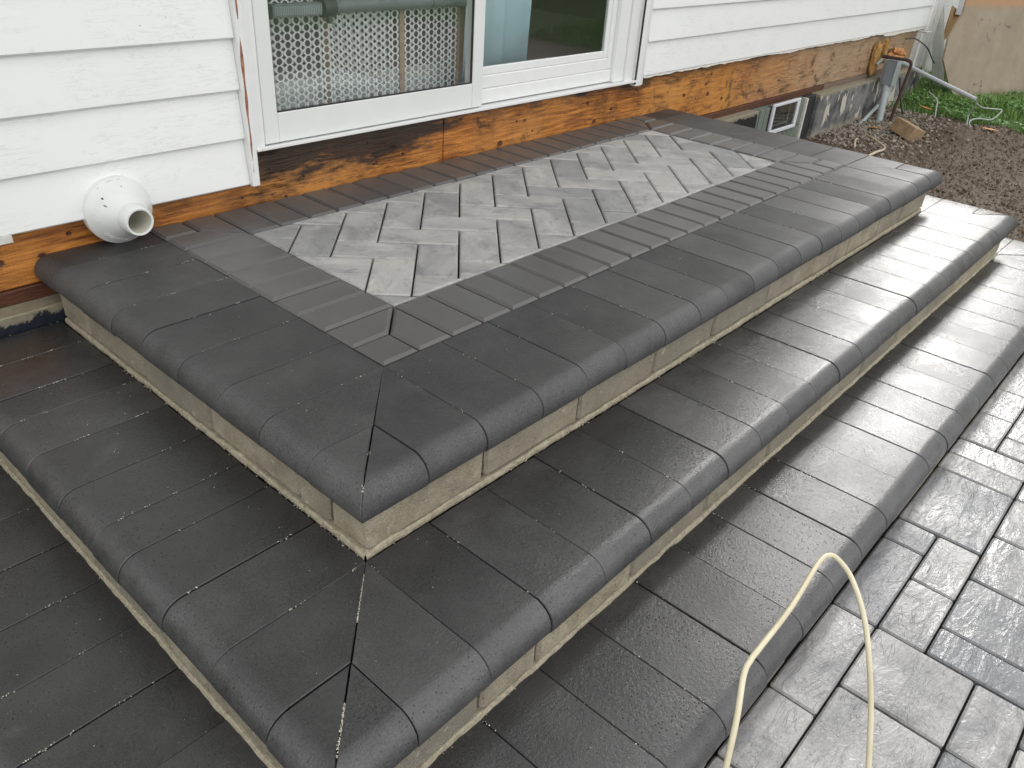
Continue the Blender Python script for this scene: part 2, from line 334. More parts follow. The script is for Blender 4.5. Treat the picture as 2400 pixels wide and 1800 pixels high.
def m_glass():
    s = NT('window_glass'); s.t.nodes.remove(s.p)
    ge = s.n('NewGeometry'); dt = s.n('VectorMath'); dt.operation = 'DOT_PRODUCT'
    s.l(ge.outputs['Normal'], dt.inputs[0]); s.l(ge.outputs['Incoming'], dt.inputs[1])
    k = s.math('SUBTRACT', 1.0, s.math('ABSOLUTE', dt.outputs['Value']))
    fr = s.math('MULTIPLY_ADD', s.math('POWER', k, 5.0), .905, .095)
    tr = s.n('BsdfTransparent'); tr.inputs['Color'].default_value = (.955, .975, .968, 1)
    gl = s.n('BsdfGlossy'); gl.inputs['Roughness'].default_value = .01
    mxs = s.n('MixShader'); s.l(fr, mxs.inputs[0]); s.l(tr.outputs[0], mxs.inputs[1]); s.l(gl.outputs[0], mxs.inputs[2])
    s.l(mxs.outputs[0], s.o.inputs[0]); return s.m
M['glass'] = m_glass()

# ------------------------------------------------------------------ object helpers
def link(name, me, mat, parent=None, loc=(0, 0, 0), rot=(0, 0, 0), kind=None, smooth=None):
    if mat is not None and not me.materials: me.materials.append(mat)
    o = bpy.data.objects.new(name, me); COL.objects.link(o)
    o.location = loc; o.rotation_euler = rot
    if smooth is not None:
        for p in me.polygons: p.use_smooth = True
        me.set_sharp_from_angle(angle=math.radians(smooth))
    if parent is not None:
        o.parent = parent
        o.matrix_parent_inverse = Matrix.Translation(-Vector(parent.location))
    if kind: o['kind'] = kind
    return o
def thing(name, label, cat, loc=(0, 0, 0), group=None):
    o = bpy.data.objects.new(name, None); COL.objects.link(o); o.location = loc; o.empty_display_size = .1
    o['label'] = label; o['category'] = cat
    if group: o['group'] = group
    return o
def tag(o, label, cat, group=None):
    o['label'] = label; o['category'] = cat
    if group: o['group'] = group
    return o
def mesh(vs, fs, name='m'):
    me = bpy.data.meshes.new(name); me.from_pydata([tuple(v) for v in vs], [], fs); me.update(); return me
class MB:
    def __init__(s): s.v = []; s.f = []
    def add(s, vs, fs):
        b = len(s.v); s.v += [tuple(v) for v in vs]; s.f += [tuple(i + b for i in f) for f in fs]; return s
    def box(s, a, b, c=0.0):
        (x0, y0, z0), (x1, y1, z1) = a, b
        if c <= 0:
            vs = [(x, y, z) for z in (z0, z1) for y in (y0, y1) for x in (x0, x1)]
            return s.add(vs, [(0, 2, 3, 1), (4, 5, 7, 6), (0, 1, 5, 4), (2, 6, 7, 3), (0, 4, 6, 2), (1, 3, 7, 5)])
        bm = bmesh.new(); bmesh.ops.create_cube(bm, size=1)
        for v in bm.verts: v.co = Vector(((x0 + x1) / 2 + v.co.x * (x1 - x0), (y0 + y1) / 2 + v.co.y * (y1 - y0), (z0 + z1) / 2 + v.co.z * (z1 - z0)))
        bmesh.ops.bevel(bm, geom=list(bm.edges), offset=c, segments=1, affect='EDGES')
        bm.verts.index_update()
        s.add([v.co[:] for v in bm.verts], [tuple(v.index for v in f.verts) for f in bm.faces]); bm.free(); return s
    def tube(s, pts, r, n=10, r2=None, cap=True):
        pts = [Vector(p) for p in pts]; rings = []; up = None
        for i, p in enumerate(pts):
            t = (pts[min(i + 1, len(pts) - 1)] - pts[max(i - 1, 0)]).normalized()
            if up is None: up = Vector((0, 0, 1)) if abs(t.z) < .9 else Vector((1, 0, 0))
            a = t.cross(up).normalized(); b = a.cross(t).normalized(); up = b
            rr = r if r2 is None else r + (r2 - r) * i / (len(pts) - 1)
            rings.append([p + a * rr * math.cos(k * 2 * math.pi / n) + b * rr * math.sin(k * 2 * math.pi / n) for k in range(n)])
        vs = [v for g in rings for v in g]; fs = []
        for i in range(len(pts) - 1):
            for k in range(n): fs.append((i * n + k, i * n + (k + 1) % n, (i + 1) * n + (k + 1) % n, (i + 1) * n + k))
        if cap: fs.append(tuple(range(n - 1, -1, -1))); fs.append(tuple(range((len(pts) - 1) * n, len(pts) * n)))
        return s.add(vs, fs)
    def me(s, name='m'): return mesh(s.v, s.f, name)
def box(name, a, b, mat, parent=None, c=0.0, **k): return link(name, MB().box(a, b, c).me(), mat, parent, **k)
def spline(pts, n=8):
    P = [Vector(p) for p in pts]; out = []
    for i in range(len(P) - 1):
        a, b, c, d = P[max(i - 1, 0)], P[i], P[i + 1], P[min(i + 2, len(P) - 1)]
        for k in range(n):
            t = k / n; out.append(.5 * ((2 * b) + (c - a) * t + (2 * a - 5 * b + 4 * c - d) * t * t + (3 * b - 3 * c + d - a) * t ** 3))
    out.append(P[-1]); return out
def clip(poly, a, b, c):     # keep a*x+b*y<=c
    out = []
    for i in range(len(poly)):
        p, q = poly[i], poly[(i + 1) % len(poly)]
        dp, dq = a * p[0] + b * p[1] - c, a * q[0] + b * q[1] - c
        if dp <= 0: out.append(p)
        if dp * dq < 0:
            t = dp / (dp - dq); out.append((p[0] + (q[0] - p[0]) * t, p[1] + (q[1] - p[1]) * t))
    return out
def area(p): return .5 * sum(p[i][0] * p[(i + 1) % len(p)][1] - p[(i + 1) % len(p)][0] * p[i][1] for i in range(len(p)))
def inset(poly, d):
    n = len(poly); out = []
    L = []
    for i in range(n):
        p, q = Vector(poly[i]), Vector(poly[(i + 1) % n]); e = (q - p).normalized(); nn = Vector((-e.y, e.x)); L.append((p + nn * d, e))
    for i in range(n):
        (p, e), (r, f) = L[i - 1], L[i]
        cr = e.x * f.y - e.y * f.x
        if abs(cr) < 1e-6: out.append((r.x, r.y)); continue
        t = ((r.x - p.x) * f.y - (r.y - p.y) * f.x) / cr; out.append((p.x + e.x * t, p.y + e.y * t))
    return out
def dedupe(poly, eps=.002):
    out = []
    for p in poly:
        if not out or (p[0] - out[-1][0]) ** 2 + (p[1] - out[-1][1]) ** 2 > eps * eps: out.append(p)
    if len(out) > 2 and (out[0][0] - out[-1][0]) ** 2 + (out[0][1] - out[-1][1]) ** 2 < eps * eps: out.pop()
    return out
def rounded(poly, r):
    out = []; n = len(poly)
    for i in range(n):
        p = Vector(poly[i]); a = (Vector(poly[i - 1]) - p).normalized(); b = (Vector(poly[(i + 1) % n]) - p).normalized()
        out += [tuple(p + a * r), tuple(p + (a + b) * r * .3), tuple(p + b * r)]
    return out
def slab_mesh(poly, z0, z1, ch, tilt=(0, 0)):
    if area(poly) < 0: poly = poly[::-1]
    n = len(poly); cx = sum(p[0] for p in poly) / n; cy = sum(p[1] for p in poly) / n
    ins = inset(poly, ch)
    def tz(p): return (p[0] - cx) * tilt[0] + (p[1] - cy) * tilt[1]
    vs = [(p[0], p[1], z0) for p in poly] + [(p[0], p[1], z1 - ch * .8 + tz(p)) for p in poly] + [(p[0], p[1], z1 + tz(p)) for p in ins]
    fs = [tuple(range(n - 1, -1, -1)), tuple(range(2 * n, 3 * n))]
    for i in range(n):
        j = (i + 1) % n; fs += [(i, j, n + j, n + i), (n + i, n + j, 2 * n + j, 2 * n + i)]
    return mesh(vs, fs)

# ------------------------------------------------------------------ ground, soil, lawn
def sstep(a, b, x):
    t = max(0, min(1, (x - a) / (b - a))); return t * t * (3 - 2 * t)
def zg(x, y):
    z = -.405 + .115 * sstep(4.7, 6.3, x)
    z += .075 * math.exp(-(((x - 5.22) / .20) ** 2 + ((y - .30) / .16) ** 2))
    z += .03 * math.exp(-(((x - 4.5) / .5) ** 2 + ((y - .75) / .3) ** 2))
    return z
bigv = MB()
def sheet(x0, x1, y0, y1, nx, ny, fz):
    vs = [(x0 + (x1 - x0) * i / nx, y0 + (y1 - y0) * j / ny, 0) for j in range(ny + 1) for i in range(nx + 1)]
    vs = [(x, y, fz(x, y)) for x, y, _ in vs]
    fs = [(j * (nx + 1) + i, j * (nx + 1) + i + 1, (j + 1) * (nx + 1) + i + 1, (j + 1) * (nx + 1) + i) for j in range(ny) for i in range(nx)]
    return mesh(vs, fs)
def zlawn(x, y):
    near = -.47 + .155 * sstep(4.9, 6.3, x)
    return near + .02 * mnoise.noise(Vector((x * 1.3, y * 1.3, 0)))
link('ground', sheet(-150, 150, -150, 150, 30, 30, lambda x, y: -.60), M['lawn'], kind='structure')
link('lawn', sheet(-14, 22, -16, 12, 120, 96, zlawn), M['lawn'], kind='structure')
def zsoil(x, y):
    v = Vector((x, y, 0))
    n = mnoise.fractal(v * 14, 1.0, 2.0, 4) * .010 + abs(mnoise.noise(v * 42)) * .018 + mnoise.noise(v * 95) * .006
    e = sstep(5.95, 5.55, x + .12 * mnoise.noise(v * 5)) 
    return zg(x, y) + n - .09 * (1 - e)
link('soil', sheet(2.75, 6.1, -1.0, 1.0, 440, 270, zsoil), M['soil'], kind='structure', smooth=60)
def zsoil2(x, y):
    v = Vector((x, y, 3)); d = sstep(-4.6, -4.1, y) * sstep(6.6, 6.0, x)
    return -.425 + .06 * sstep(4.7, 6.0, x) + mnoise.fractal(v * 5, 1, 2, 3) * .02 - .1 * (1 - d)
link('soil', sheet(3.25, 6.8, -4.8, -1.0, 70, 76, zsoil2), M['soil'], kind='structure', smooth=60)
link('soil', sheet(-3, 3.3, -4.9, -2.46, 60, 30, lambda x, y: -.425 + mnoise.fractal(Vector((x, y, 5)) * 5, 1, 2, 3) * .02), M['soil'], kind='structure', smooth=60)
link('path', sheet(-6, 16, -9.5, -7.0, 20, 4, lambda x, y: -.43 + .17 * sstep(4.9, 6.3, x)), M['tan_path'], kind='structure')

# ------------------------------------------------------------------ the steps
steps = thing('entrance_steps', 'three-tier charcoal paver steps with bullnose edges and herringbone landing against the house', 'steps', (1.2, .1, -.42))
PROF = [(.001, 0), (.15, 0), (.256, 0), (.266, -.0012), (.276, -.0042), (.285, -.0095), (.292, -.0165), (.2975, -.0255), (.3005, -.036), (.3005, -.046), (.2985, -.054), (.2945, -.060)]
def coping_unit(P0, t, n, s0, s1, z, m0, m1, L, mat, wet):
    """P0 inner corner, t run direction, n outward; m0/m1: mitre at either end of the run of length L"""
    g = U(.0007, .0013); c = .0014; T = Vector(t); N = Vector(n)
    dz = U(-.0013, .0013); P = Vector(P0) + N * U(-.0012, .0018)
    def lim(d):
        a = max(s0, -d) if m0 else max(s0, 0)
        b = min(s1, L + d) if m1 else min(s1, L)
        return a + g, b - g
    prof = [p for p in PROF]
    ds = [p[0] for p in prof]
    if s0 < 0 and m0:
        brk = -s1
        if brk > .01: prof = [(brk + .0045, 0)] + [p for p in prof if p[0] > brk + .008]
    if s1 > L and m1:
        brk = s0 - L
        if brk > .01: prof = [(brk + .0045, 0)] + [p for p in prof if p[0] > brk + .008]
    np_ = len(prof)
    def shr(i):
        d, zz = prof[i]
        if zz == 0 or i < 3: return d, zz - c
        return d - c * .8, zz - c * .6
    rings = []
    for k in range(4):
        ring = []
        for i, (d, zz) in enumerate(prof):
            a, b = lim(d); a2, b2 = a + c, b - c
            if b2 <= a2: mid = (a + b) / 2; a = a2 = b = b2 = mid
            s = (a, a2, b2, b)[k]; dd, z2 = shr(i) if k in (0, 3) else (d, zz)
            if i == 0 and k in (0, 3): dd = d
            ring.append(P + T * s + N * dd + Vector((0, 0, z + z2 + dz)))
        # bottom mates
        for i in range(np_ - 1, -1, -1):
            d, zz = prof[i]
            if zz == 0:
                a, b = lim(d); s = a if k < 2 else b
                if b <= a: s = (a + b) / 2
                ring.append(P + T * s + N * d + Vector((0, 0, z - .06 + dz)))
        rings.append(ring)
    m_ = len(rings[0]); vs = [v for r in rings for v in r]; fs = []
    for k in range(3):
        for i in range(m_):
            j = (i + 1) % m_; fs.append((k * m_ + i, k * m_ + j, (k + 1) * m_ + j, (k + 1) * m_ + i))
    flat = sum(1 for p in prof if p[1] == 0)
    for k, flip in ((0, False), (3, True)):
        b = k * m_
        for i in range(flat - 1):
            q = (b + i, b + m_ - 1 - i, b + m_ - 2 - i, b + i + 1); fs.append(q[::-1] if flip else q)
        q = tuple(b + i for i in range(flat - 1, m_ - (flat - 1))); fs.append(q[::-1] if not flip else q)
    me = mesh(vs, fs)
    nose_skylit_wear = []  # nose mask for the painted sky brightness and worn edge
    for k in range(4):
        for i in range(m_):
            if i < np_: d = prof[i][0]; nose_skylit_wear.append(max(0, min(1, (d - .258) / .025)))
            else: nose_skylit_wear.append(0)
    at = me.attributes.new('nose_skylit_wear', 'FLOAT', 'POINT')
    for i, q in enumerate(nose_skylit_wear): at.data[i].value = q
    bm = bmesh.new(); bm.from_mesh(me); bmesh.ops.recalc_face_normals(bm, faces=bm.faces); bm.to_mesh(me); bm.free()
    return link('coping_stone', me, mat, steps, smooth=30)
def run(P0, t, n, L, z, m0, m1, mat, wet, joints=None, pitch=.1495):
    js = []
    if m0: js += [-.306, -.1495]
    if joints: js += joints
    x = js[-1] if js and js[-1] >= 0 else 0.0
    if not joints: js.append(0.0)
    while x + pitch < L - .05:
        x += pitch + U(-.0015, .0015); js.append(x)
    js.append(L)
    if m1: js += [L + .1495, L + .306]
    for a, b in zip(js, js[1:]):
        coping_unit(P0, t, n, a, b, z, m0, m1, L, mat, wet)
    return js
X, Y_, = (1, 0, 0), (0, 1, 0); NX, NY = (-1, 0, 0), (0, -1, 0)
J = {}
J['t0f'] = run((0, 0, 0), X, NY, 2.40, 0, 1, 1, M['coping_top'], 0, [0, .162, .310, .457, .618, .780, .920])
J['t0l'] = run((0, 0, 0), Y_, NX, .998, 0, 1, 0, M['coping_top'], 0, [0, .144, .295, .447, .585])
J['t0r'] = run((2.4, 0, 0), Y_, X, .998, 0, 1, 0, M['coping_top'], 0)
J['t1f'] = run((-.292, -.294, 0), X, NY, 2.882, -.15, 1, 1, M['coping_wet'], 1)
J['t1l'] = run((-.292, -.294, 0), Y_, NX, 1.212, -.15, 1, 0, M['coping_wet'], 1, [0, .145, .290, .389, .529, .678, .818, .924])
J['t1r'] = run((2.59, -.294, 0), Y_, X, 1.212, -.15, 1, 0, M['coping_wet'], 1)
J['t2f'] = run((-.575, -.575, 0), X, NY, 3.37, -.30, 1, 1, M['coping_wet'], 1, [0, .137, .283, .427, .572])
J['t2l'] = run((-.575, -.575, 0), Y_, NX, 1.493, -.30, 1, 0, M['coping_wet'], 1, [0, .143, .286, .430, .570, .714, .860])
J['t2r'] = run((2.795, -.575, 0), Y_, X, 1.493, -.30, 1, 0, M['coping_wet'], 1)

# risers: blocks one by one, 9 cm high under each coping
def block(x0, x1, y0, y1, z0, z1, face):
    mb = MB().box((x0, y0, z0), (x1, y1, z1), .006)
    me = mb.me(); sd_ = R() * 50
    for v in me.vertices:
        nn = mnoise.noise(v.co * 30 + Vector((sd_, 0, 0))); v.co += Vector((nn, mnoise.noise(v.co * 25 + Vector((0, sd_, 0))), 0)) * .0018
    return link('riser_block', me, M['block'], steps)
def riser(zt, zb, x0, x1, yf, yb, fj, lj):
    zb0 = zb + .014
    xs = [x0] + fj + [x1]
    for i, (a, b) in enumerate(zip(xs, xs[1:])):
        k = U(-.001, .003)
        block(a + U(.0022, .004), b - U(.0022, .004), yf - k + .001, yf + .10, zb0 + U(-.003, .003), zt - .001, 'f')
    ys = [yf + .102] + [y for y in lj if y > yf + .14] + [yb]
    for a, b in zip(ys, ys[1:]):
        block(x0 - U(-.001, .002), x0 + .10, a + .0016, b - .0016, zb0 + U(-.003, .003), zt - .001, 'l')
        block(x1 - .10, x1 + .001, a + .0016, b - .0016, zb0, zt - .001, 'r')
riser(-.06, -.15, -.284, 2.585, -.286, .915, [.01, .309, .605, .897, 1.206, 1.519, 1.80, 2.07, 2.31], [-.093, .209, .489, .761])
riser(-.21, -.30, -.574, 2.79, -.576, .915, [-.292, -.154, .13, .416, .711, 1.006, 1.297, 1.563, 1.86, 2.16, 2.45], [-.231, -.11, .163, .518, .72])
riser(-.36, -.42, -.862, 3.085, -.864, .915, [-.6, -.3, -.02, .28, .57, .86, 1.17, 1.45, 1.76, 2.05, 2.35, 2.66, 2.9], [-.6, -.3, .05, .35, .65])
for zt, e, x1 in ((-.0615, .27, 2.57), (-.2115, .56, 2.775), (-.3615, .85, 3.07)):
    box('sand_bed', (-e, -e, zt - .35), (x1, .93, zt), M['bed'], steps)
box('sand_bed', (-.01, -.01, -.0605), (2.41, .99, -.045), M['bed'], steps)
# fine pale grit packed along the foot of each riser and spilled in the joints
def pebbles(name, spots, mat, parent, kind='stuff'):
    vs = []; fs = []
    oct_ = [(1, 0, 0), (0, 1, 0), (-1, 0, 0), (0, -1, 0), (0, 0, 1), (0, 0, -1)]
    of = [(0, 1, 4), (1, 2, 4), (2, 3, 4), (3, 0, 4), (1, 0, 5), (2, 1, 5), (3, 2, 5), (0, 3, 5)]
    for x, y, z, r in spots:
        b = len(vs); q = Matrix.Rotation(U(0, 6.28), 3, 'Z') @ Matrix.Rotation(U(0, 3), 3, 'X')
        sc = (r * U(.7, 1.4), r * U(.7, 1.4), r * U(.5, 1))
        for v in oct_:
            p = q @ Vector((v[0] * sc[0], v[1] * sc[1], v[2] * sc[2])); vs.append((x + p.x, y + p.y, z + p.z))
        fs += [tuple(i + b for i in f) for f in of]
    return link(name, mesh(vs, fs), mat, parent, kind=kind)
sp = []
for z, e, x1, ex in ((-.15, .286, 2.585, .285), (-.30, .576, 2.79, .575)):
    w_ = .006 if z > -.2 else .0035
    for _ in range(1500 if z > -.2 else 400):
        L1 = x1 + e; L2 = .91 + e
        s_ = U(0, L1 + L2 * .9)
        d = abs(random.gauss(0, .5)) * w_; h = U(0, .012) * max(0, 1 - d / (w_ * .55))
        if s_ < L1: x, y = -e + s_, -e - d
        else: x, y = -e - d, -e + (s_ - L1)
        if mnoise.noise(Vector((x * 12, y * 12, z))) < -.25: continue
        sp.append((x, y, z + h, U(.0009, .0024)))
pebbles('joint_sand', sp, M['sand'], steps)
mb = MB()
def ribbon(p0, t, n, L, z):
    k = int(L / .007); vs = []; fs = []
    for i in range(k + 1):
        a = i * L / k; x, y = p0[0] + t[0] * a, p0[1] + t[1] * a; q = Vector((x * 40, y * 40, z * 9)); q2 = Vector((x * 9, y * 9, z))
        h = .0095 + .0035 * mnoise.noise(q) + .004 * mnoise.noise(q2); o = .0020 + .0022 * mnoise.noise(q + Vector((9, 0, 0))) + .0015 * mnoise.noise(q2 * 1.7)
        for (d, zz) in ((o, -.004), (o, .0022), (o * .55, h * .75), (-.002, h), (-.03, h)): vs.append((x + n[0] * d, y + n[1] * d, z + zz))
    for i in range(k):
        for c in range(4): fs.append((i * 5 + c, i * 5 + c + 1, (i + 1) * 5 + c + 1, (i + 1) * 5 + c))
    mb.add(vs, fs)
for z, e, x1 in ((-.15, .284, 2.585), (-.30, .574, 2.79)):
    ribbon((-e - .002, -e - .002), X, NY, x1 + e, z); ribbon((-e - .002, -e - .002), Y_, NX, .91 + e, z)
link('mortar_bed', mb.me(), M['sand'], steps)
sp = []
def crumbs(P0, t, n, js, z, dens):
    for s in js:
        for _ in range(int(dens * U(.1, 1.1))):
            d = U(0, .25); k = mnoise.noise(Vector((s * 9, d * 25, z * 7)))
            if k < .12: continue
            x = P0[0] + t[0] * (s + random.gauss(0, .0016)) + n[0] * d; y = P0[1] + t[1] * (s + random.gauss(0, .0016)) + n[1] * d
            sp.append((x, y, z + .0004, U(.0005, .0014)))
crumbs((0, 0), X, NY, [j for j in J['t0f'] if 0 <= j <= 2.4], 0, 50); crumbs((0, 0), Y_, NX, [j for j in J['t0l'] if j >= 0], 0, 70)
crumbs((-.292, -.294), X, NY, [j for j in J['t1f'] if 0 <= j], -.15, 50); crumbs((-.292, -.294), Y_, NX, [j for j in J['t1l'] if j >= 0], -.15, 90)
crumbs((-.575, -.575), X, NY, [j for j in J['t2f'] if 0 <= j], -.30, 40); crumbs((-.575, -.575), Y_, NX, [j for j in J['t2l'] if j >= 0], -.30, 90)
for (cx, cy, z, dens) in ((0, 0, 0, 500), (-.292, -.294, -.15, 1100)):
    for _ in range(dens):
        d = U(0.02, .285)
        if mnoise.noise(Vector((d * 15, z * 31, 1))) > .12: 
            off = random.gauss(0, .0009); sp.append((cx - d + off, cy - d - off, z - .0003 - max(0, d - .25) * .12, U(.0004, .0011)))
for _ in range(500):
    x, y = U(-.85, 2.0), U(-.85, .6)
    z = 0 if (x > -.24 and y > -.24) else (-.15 if (x > -.53 and y > -.53 and (x < -.3 or y < -.3)) else (-.30 if (x > -.8 and y > -.8 and (x < -.59 or y < -.59)) else None))
    if z is not None: sp.append((x, y, z + .0003, U(.0004, .0010)))
pebbles('sand_crumbs', sp, M['crumb'], steps)

# border of soldier bricks, chamfered, standing 5 mm proud
def brick_poly(poly, zt, mat, name, ch=.0075, g=.0022, tl=.005, z0=-.05):
    poly = dedupe(poly)
    if len(poly) < 3: return
    if area(poly) < 0: poly = poly[::-1]
    p = inset(poly, g)
    if area(p) < .00018: return
    c = ch
    while c > .0008 and area(inset(p, c)) < .3 * area(p) - .0001: c *= .6
    cx = sum(q[0] for q in p) / len(p); cy = sum(q[1] for q in p) / len(p)
    me = slab_mesh([(q[0] - cx, q[1] - cy) for q in p], z0 - zt, 0, c, (U(-tl, tl), U(-tl, tl)))
    return link(name, me, mat, steps, (cx, cy, zt + U(-.0008, .0008)))
cells = []
B = .1
for k in range(2, 22): cells.append([(k * B, 0), (k * B + B, 0), (k * B + B, .2), (k * B, .2)]); cells.append([(k * B, .8), (k * B + B, .8), (k * B + B, .998), (k * B, .998)])
for k in range(2, 8): cells.append([(0, k * B), (.2, k * B), (.2, k * B + B), (0, k * B + B)]); cells.append([(2.2, k * B), (2.4, k * B), (2.4, k * B + B), (2.2, k * B + B)])
def corner(fx, fy):
    for poly in ([(0, .1), (.1, .1), (.2, .2), (0, .2)], [(.1, 0), (.2, 0), (.2, .2), (.1, .1)], [(0, 0), (.1, 0), (.1, .1), (0, .1)]):
        cells.append([(fx(p[0]), fy(p[1])) for p in poly])
idn = lambda v: v
corner(idn, idn); corner(lambda v: 2.4 - v, idn); corner(idn, lambda v: .998 - v * .99); corner(lambda v: 2.4 - v, lambda v: .998 - v * .99)
for poly in cells: brick_poly(poly, .005, M['brick'], 'border_brick')
# herringbone field at 45 degrees
S = .1135; Q = math.sqrt(.5)
def uvxy(u, v): return ((u - v) * Q, (u + v) * Q)
for i in range(-12, 26):
    for j in range(-20, 14):
        k = (i + j) % 4
        if k == 0: a, b, rot = 1, 2, 1
        elif k == 2: a, b, rot = 2, 1, 0
        else: continue
        u0, v0 = .568 + i * S, -.038 + j * S
        poly = [uvxy(u0, v0), uvxy(u0 + a * S, v0), uvxy(u0 + a * S, v0 + b * S), uvxy(u0, v0 + b * S)]
        for c_ in ((-1, 0, -.2), (1, 0, 2.2), (0, -1, -.2), (0, 1, .8)):
            poly = clip(poly, *c_) if poly else poly
        if len(poly) < 3: continue
        poly = dedupe(poly)
        if len(poly) < 3 or abs(area(poly)) < .0004: continue
        if area(poly) < 0: poly = poly[::-1]
        p = inset(poly, .0025)
        if area(p) < .0002: continue
        cc = .0045
        while cc > .0008 and area(inset(p, cc)) < .35 * area(p): cc *= .6
        cx = sum(q[0] for q in p) / len(p); cy = sum(q[1] for q in p) / len(p)
        ang = math.pi / 4 + (math.pi / 2 if rot else 0)
        ca, sa = math.cos(-ang), math.sin(-ang)
        loc = [((q[0] - cx) * ca - (q[1] - cy) * sa, (q[0] - cx) * sa + (q[1] - cy) * ca) for q in p]
        me = slab_mesh(loc, -.05, 0, cc, (U(-.006, .006), U(-.006, .006)))
        link('herringbone_paver', me, M['herring'], steps, (cx, cy, .002 + U(-.001, .0015)), (0, 0, ang))

# ------------------------------------------------------------------ patio
patio = box('patio', (-1.6, -2.46, -.62), (3.3, -.84, -.418), M['bed'], kind='structure')
GX = lambda i: i * .0995 + .002
GY = lambda j: -.866 - j * .0975
known = [(-3, 0, 3, 1), (0, 0, 2, 1), (2, 0, 3, 1), (5, 0, 3, 1), (8, 0, 1, 1), (9, 0, 3, 2), (12, 0, 1, 2), (13, 0, 1, 2), (14, 0, 2, 1), (16, 0, 2, 1), (18, 0, 3, 1), (21, 0, 1, 2), (22, 0, 2, 1),
         (0, 1, 3, 2), (3, 1, 2, 2), (5, 1, 2, 1), (7, 1, 2, 1), (14, 1, 1, 2), (15, 1, 2, 1), (17, 1, 2, 2), (5, 2, 1, 3), (6, 2, 2, 2), (8, 2, 2, 2), (10, 2, 2, 1), (12, 2, 2, 2), (3, 3, 2, 1), (0, 3, 3, 1), (1, 4, 3, 2), (10, 3, 2, 2)]
occ = {}
pav = []
I0, I1, JN = -15, 32, 16
def free(i, j, w_, h_):
    return all((a, b) not in occ and I0 <= a < I1 and b < JN for a in range(i, i + w_) for b in range(j, j + h_))
def put(i, j, w_, h_):
    for a in range(i, i + w_):
        for b in range(j, j + h_): occ[(a, b)] = 1
    pav.append((i, j, w_, h_))
for k in known:
    if free(*k): put(*k)
for j in range(JN):
    for i in range(I0, I1):
        if (i, j) in occ: continue
        opts = [(3, 2), (2, 2), (2, 2), (2, 1), (1, 2), (3, 1), (2, 1)]; random.shuffle(opts)
        for w_, h_ in opts + [(2, 1), (1, 2), (1, 1)]:
            if free(i, j, w_, h_): put(i, j, w_, h_); break
for i, j, w_, h_ in pav:
    x0, x1, y1, y0 = GX(i), GX(i + w_), GY(j), GY(j + h_)
    g = .0022; cx, cy = (x0 + x1) / 2, (y0 + y1) / 2; a, b = (x1 - x0) / 2 - g, (y1 - y0) / 2 - g
    me = slab_mesh(rounded([(-a, -b), (a, -b), (a, b), (-a, b)], .006), -.016, 0, .0042, (U(-.006, .006), U(-.008, .008)))
    link('patio_paver', me, M['slate'], patio, (cx, cy, -.40 + U(-.0015, .0015)), smooth=20)

# ------------------------------------------------------------------ the house
house = thing('house', 'white clapboard house wall with exposed orange rim board above the foundation', 'house', (2, 1.2, -.4))
def siding_course(x0, x1, zb, h, y_out=.966, y_in=.981, wav=0):
    n = max(2, int((x1 - x0) / .08)); vs = []; fs = []
    prof = [(y_in + .004, zb + .004), (y_out + .004, zb), (y_out, zb + .004), (y_out + .0005, zb + .012), (y_in - .001, zb + h), (y_in, zb + h + .012), (y_in + .012, zb + h + .012), (y_in + .012, zb + .004)]
    m_ = len(prof)
    for i in range(n + 1):
        x = x0 + (x1 - x0) * i / n; dy = .0014 * mnoise.noise(Vector((x * 2.3, zb * 5, 0)))
        for (y, z) in prof: vs.append((x, y + dy, z + .0012 * mnoise.noise(Vector((x * 1.7, zb * 9, 7)))))
    for i in range(n):
        for k in range(m_): fs.append((i * m_ + k, (i + 1) * m_ + k, (i + 1) * m_ + (k + 1) % m_, i * m_ + (k + 1) % m_))
    fs.append(tuple(range(m_))); fs.append(tuple(range(n * m_ + m_ - 1, n * m_ - 1, -1)))
    return link('siding_board', mesh(vs, fs), M['vinyl'], house, smooth=40)
EXP = .1328
for k in range(20):
    z = .075 + k * EXP
    if z > 2.65: break
    if k in (2,): siding_course(-.1240, .3115, z, EXP, .9672); siding_course(-3.2, -.1235, z, EXP, .9655)
    else: siding_course(-3.2, .3115, z, EXP)
zs = [.186] + [.328 + EXP * k for k in range(18)]
for k, z in enumerate(zs):
    siding_course(2.338, 6.205, z, (.142 if k == 0 else EXP))
for k in range(4):
    siding_course(.30, 2.35, 2.285 + k * EXP, EXP)
# ragged torn strip under the right-hand siding
vs = []; fs = []; n = 150
for i in range(n + 1):
    x = 2.34 + (6.2 - 2.34) * i / n
    d = .006 + .012 * max(0, mnoise.noise(Vector((x * 3, 0, 0))) + .35) + .006 * mnoise.noise(Vector((x * 17, 2, 0))) + (.012 if x > 5.35 else 0)
    for (y, z) in ((.972, .190), (.968, .189 - d), (.975, .186 - d), (.984, .190)): vs.append((x, y, z))
for i in range(n):
    for k in range(4): fs.append((i * 4 + k, (i + 1) * 4 + k, (i + 1) * 4 + (k + 1) % 4, i * 4 + (k + 1) % 4))
link('torn_siding_edge', mesh(vs, fs), M['torn'], house)
# torn scrap at the lower left of the siding
link('torn_siding_edge', MB().box((-.42, .966, .058), (-.338, .970, .078), .001).me(), M['torn'], house)
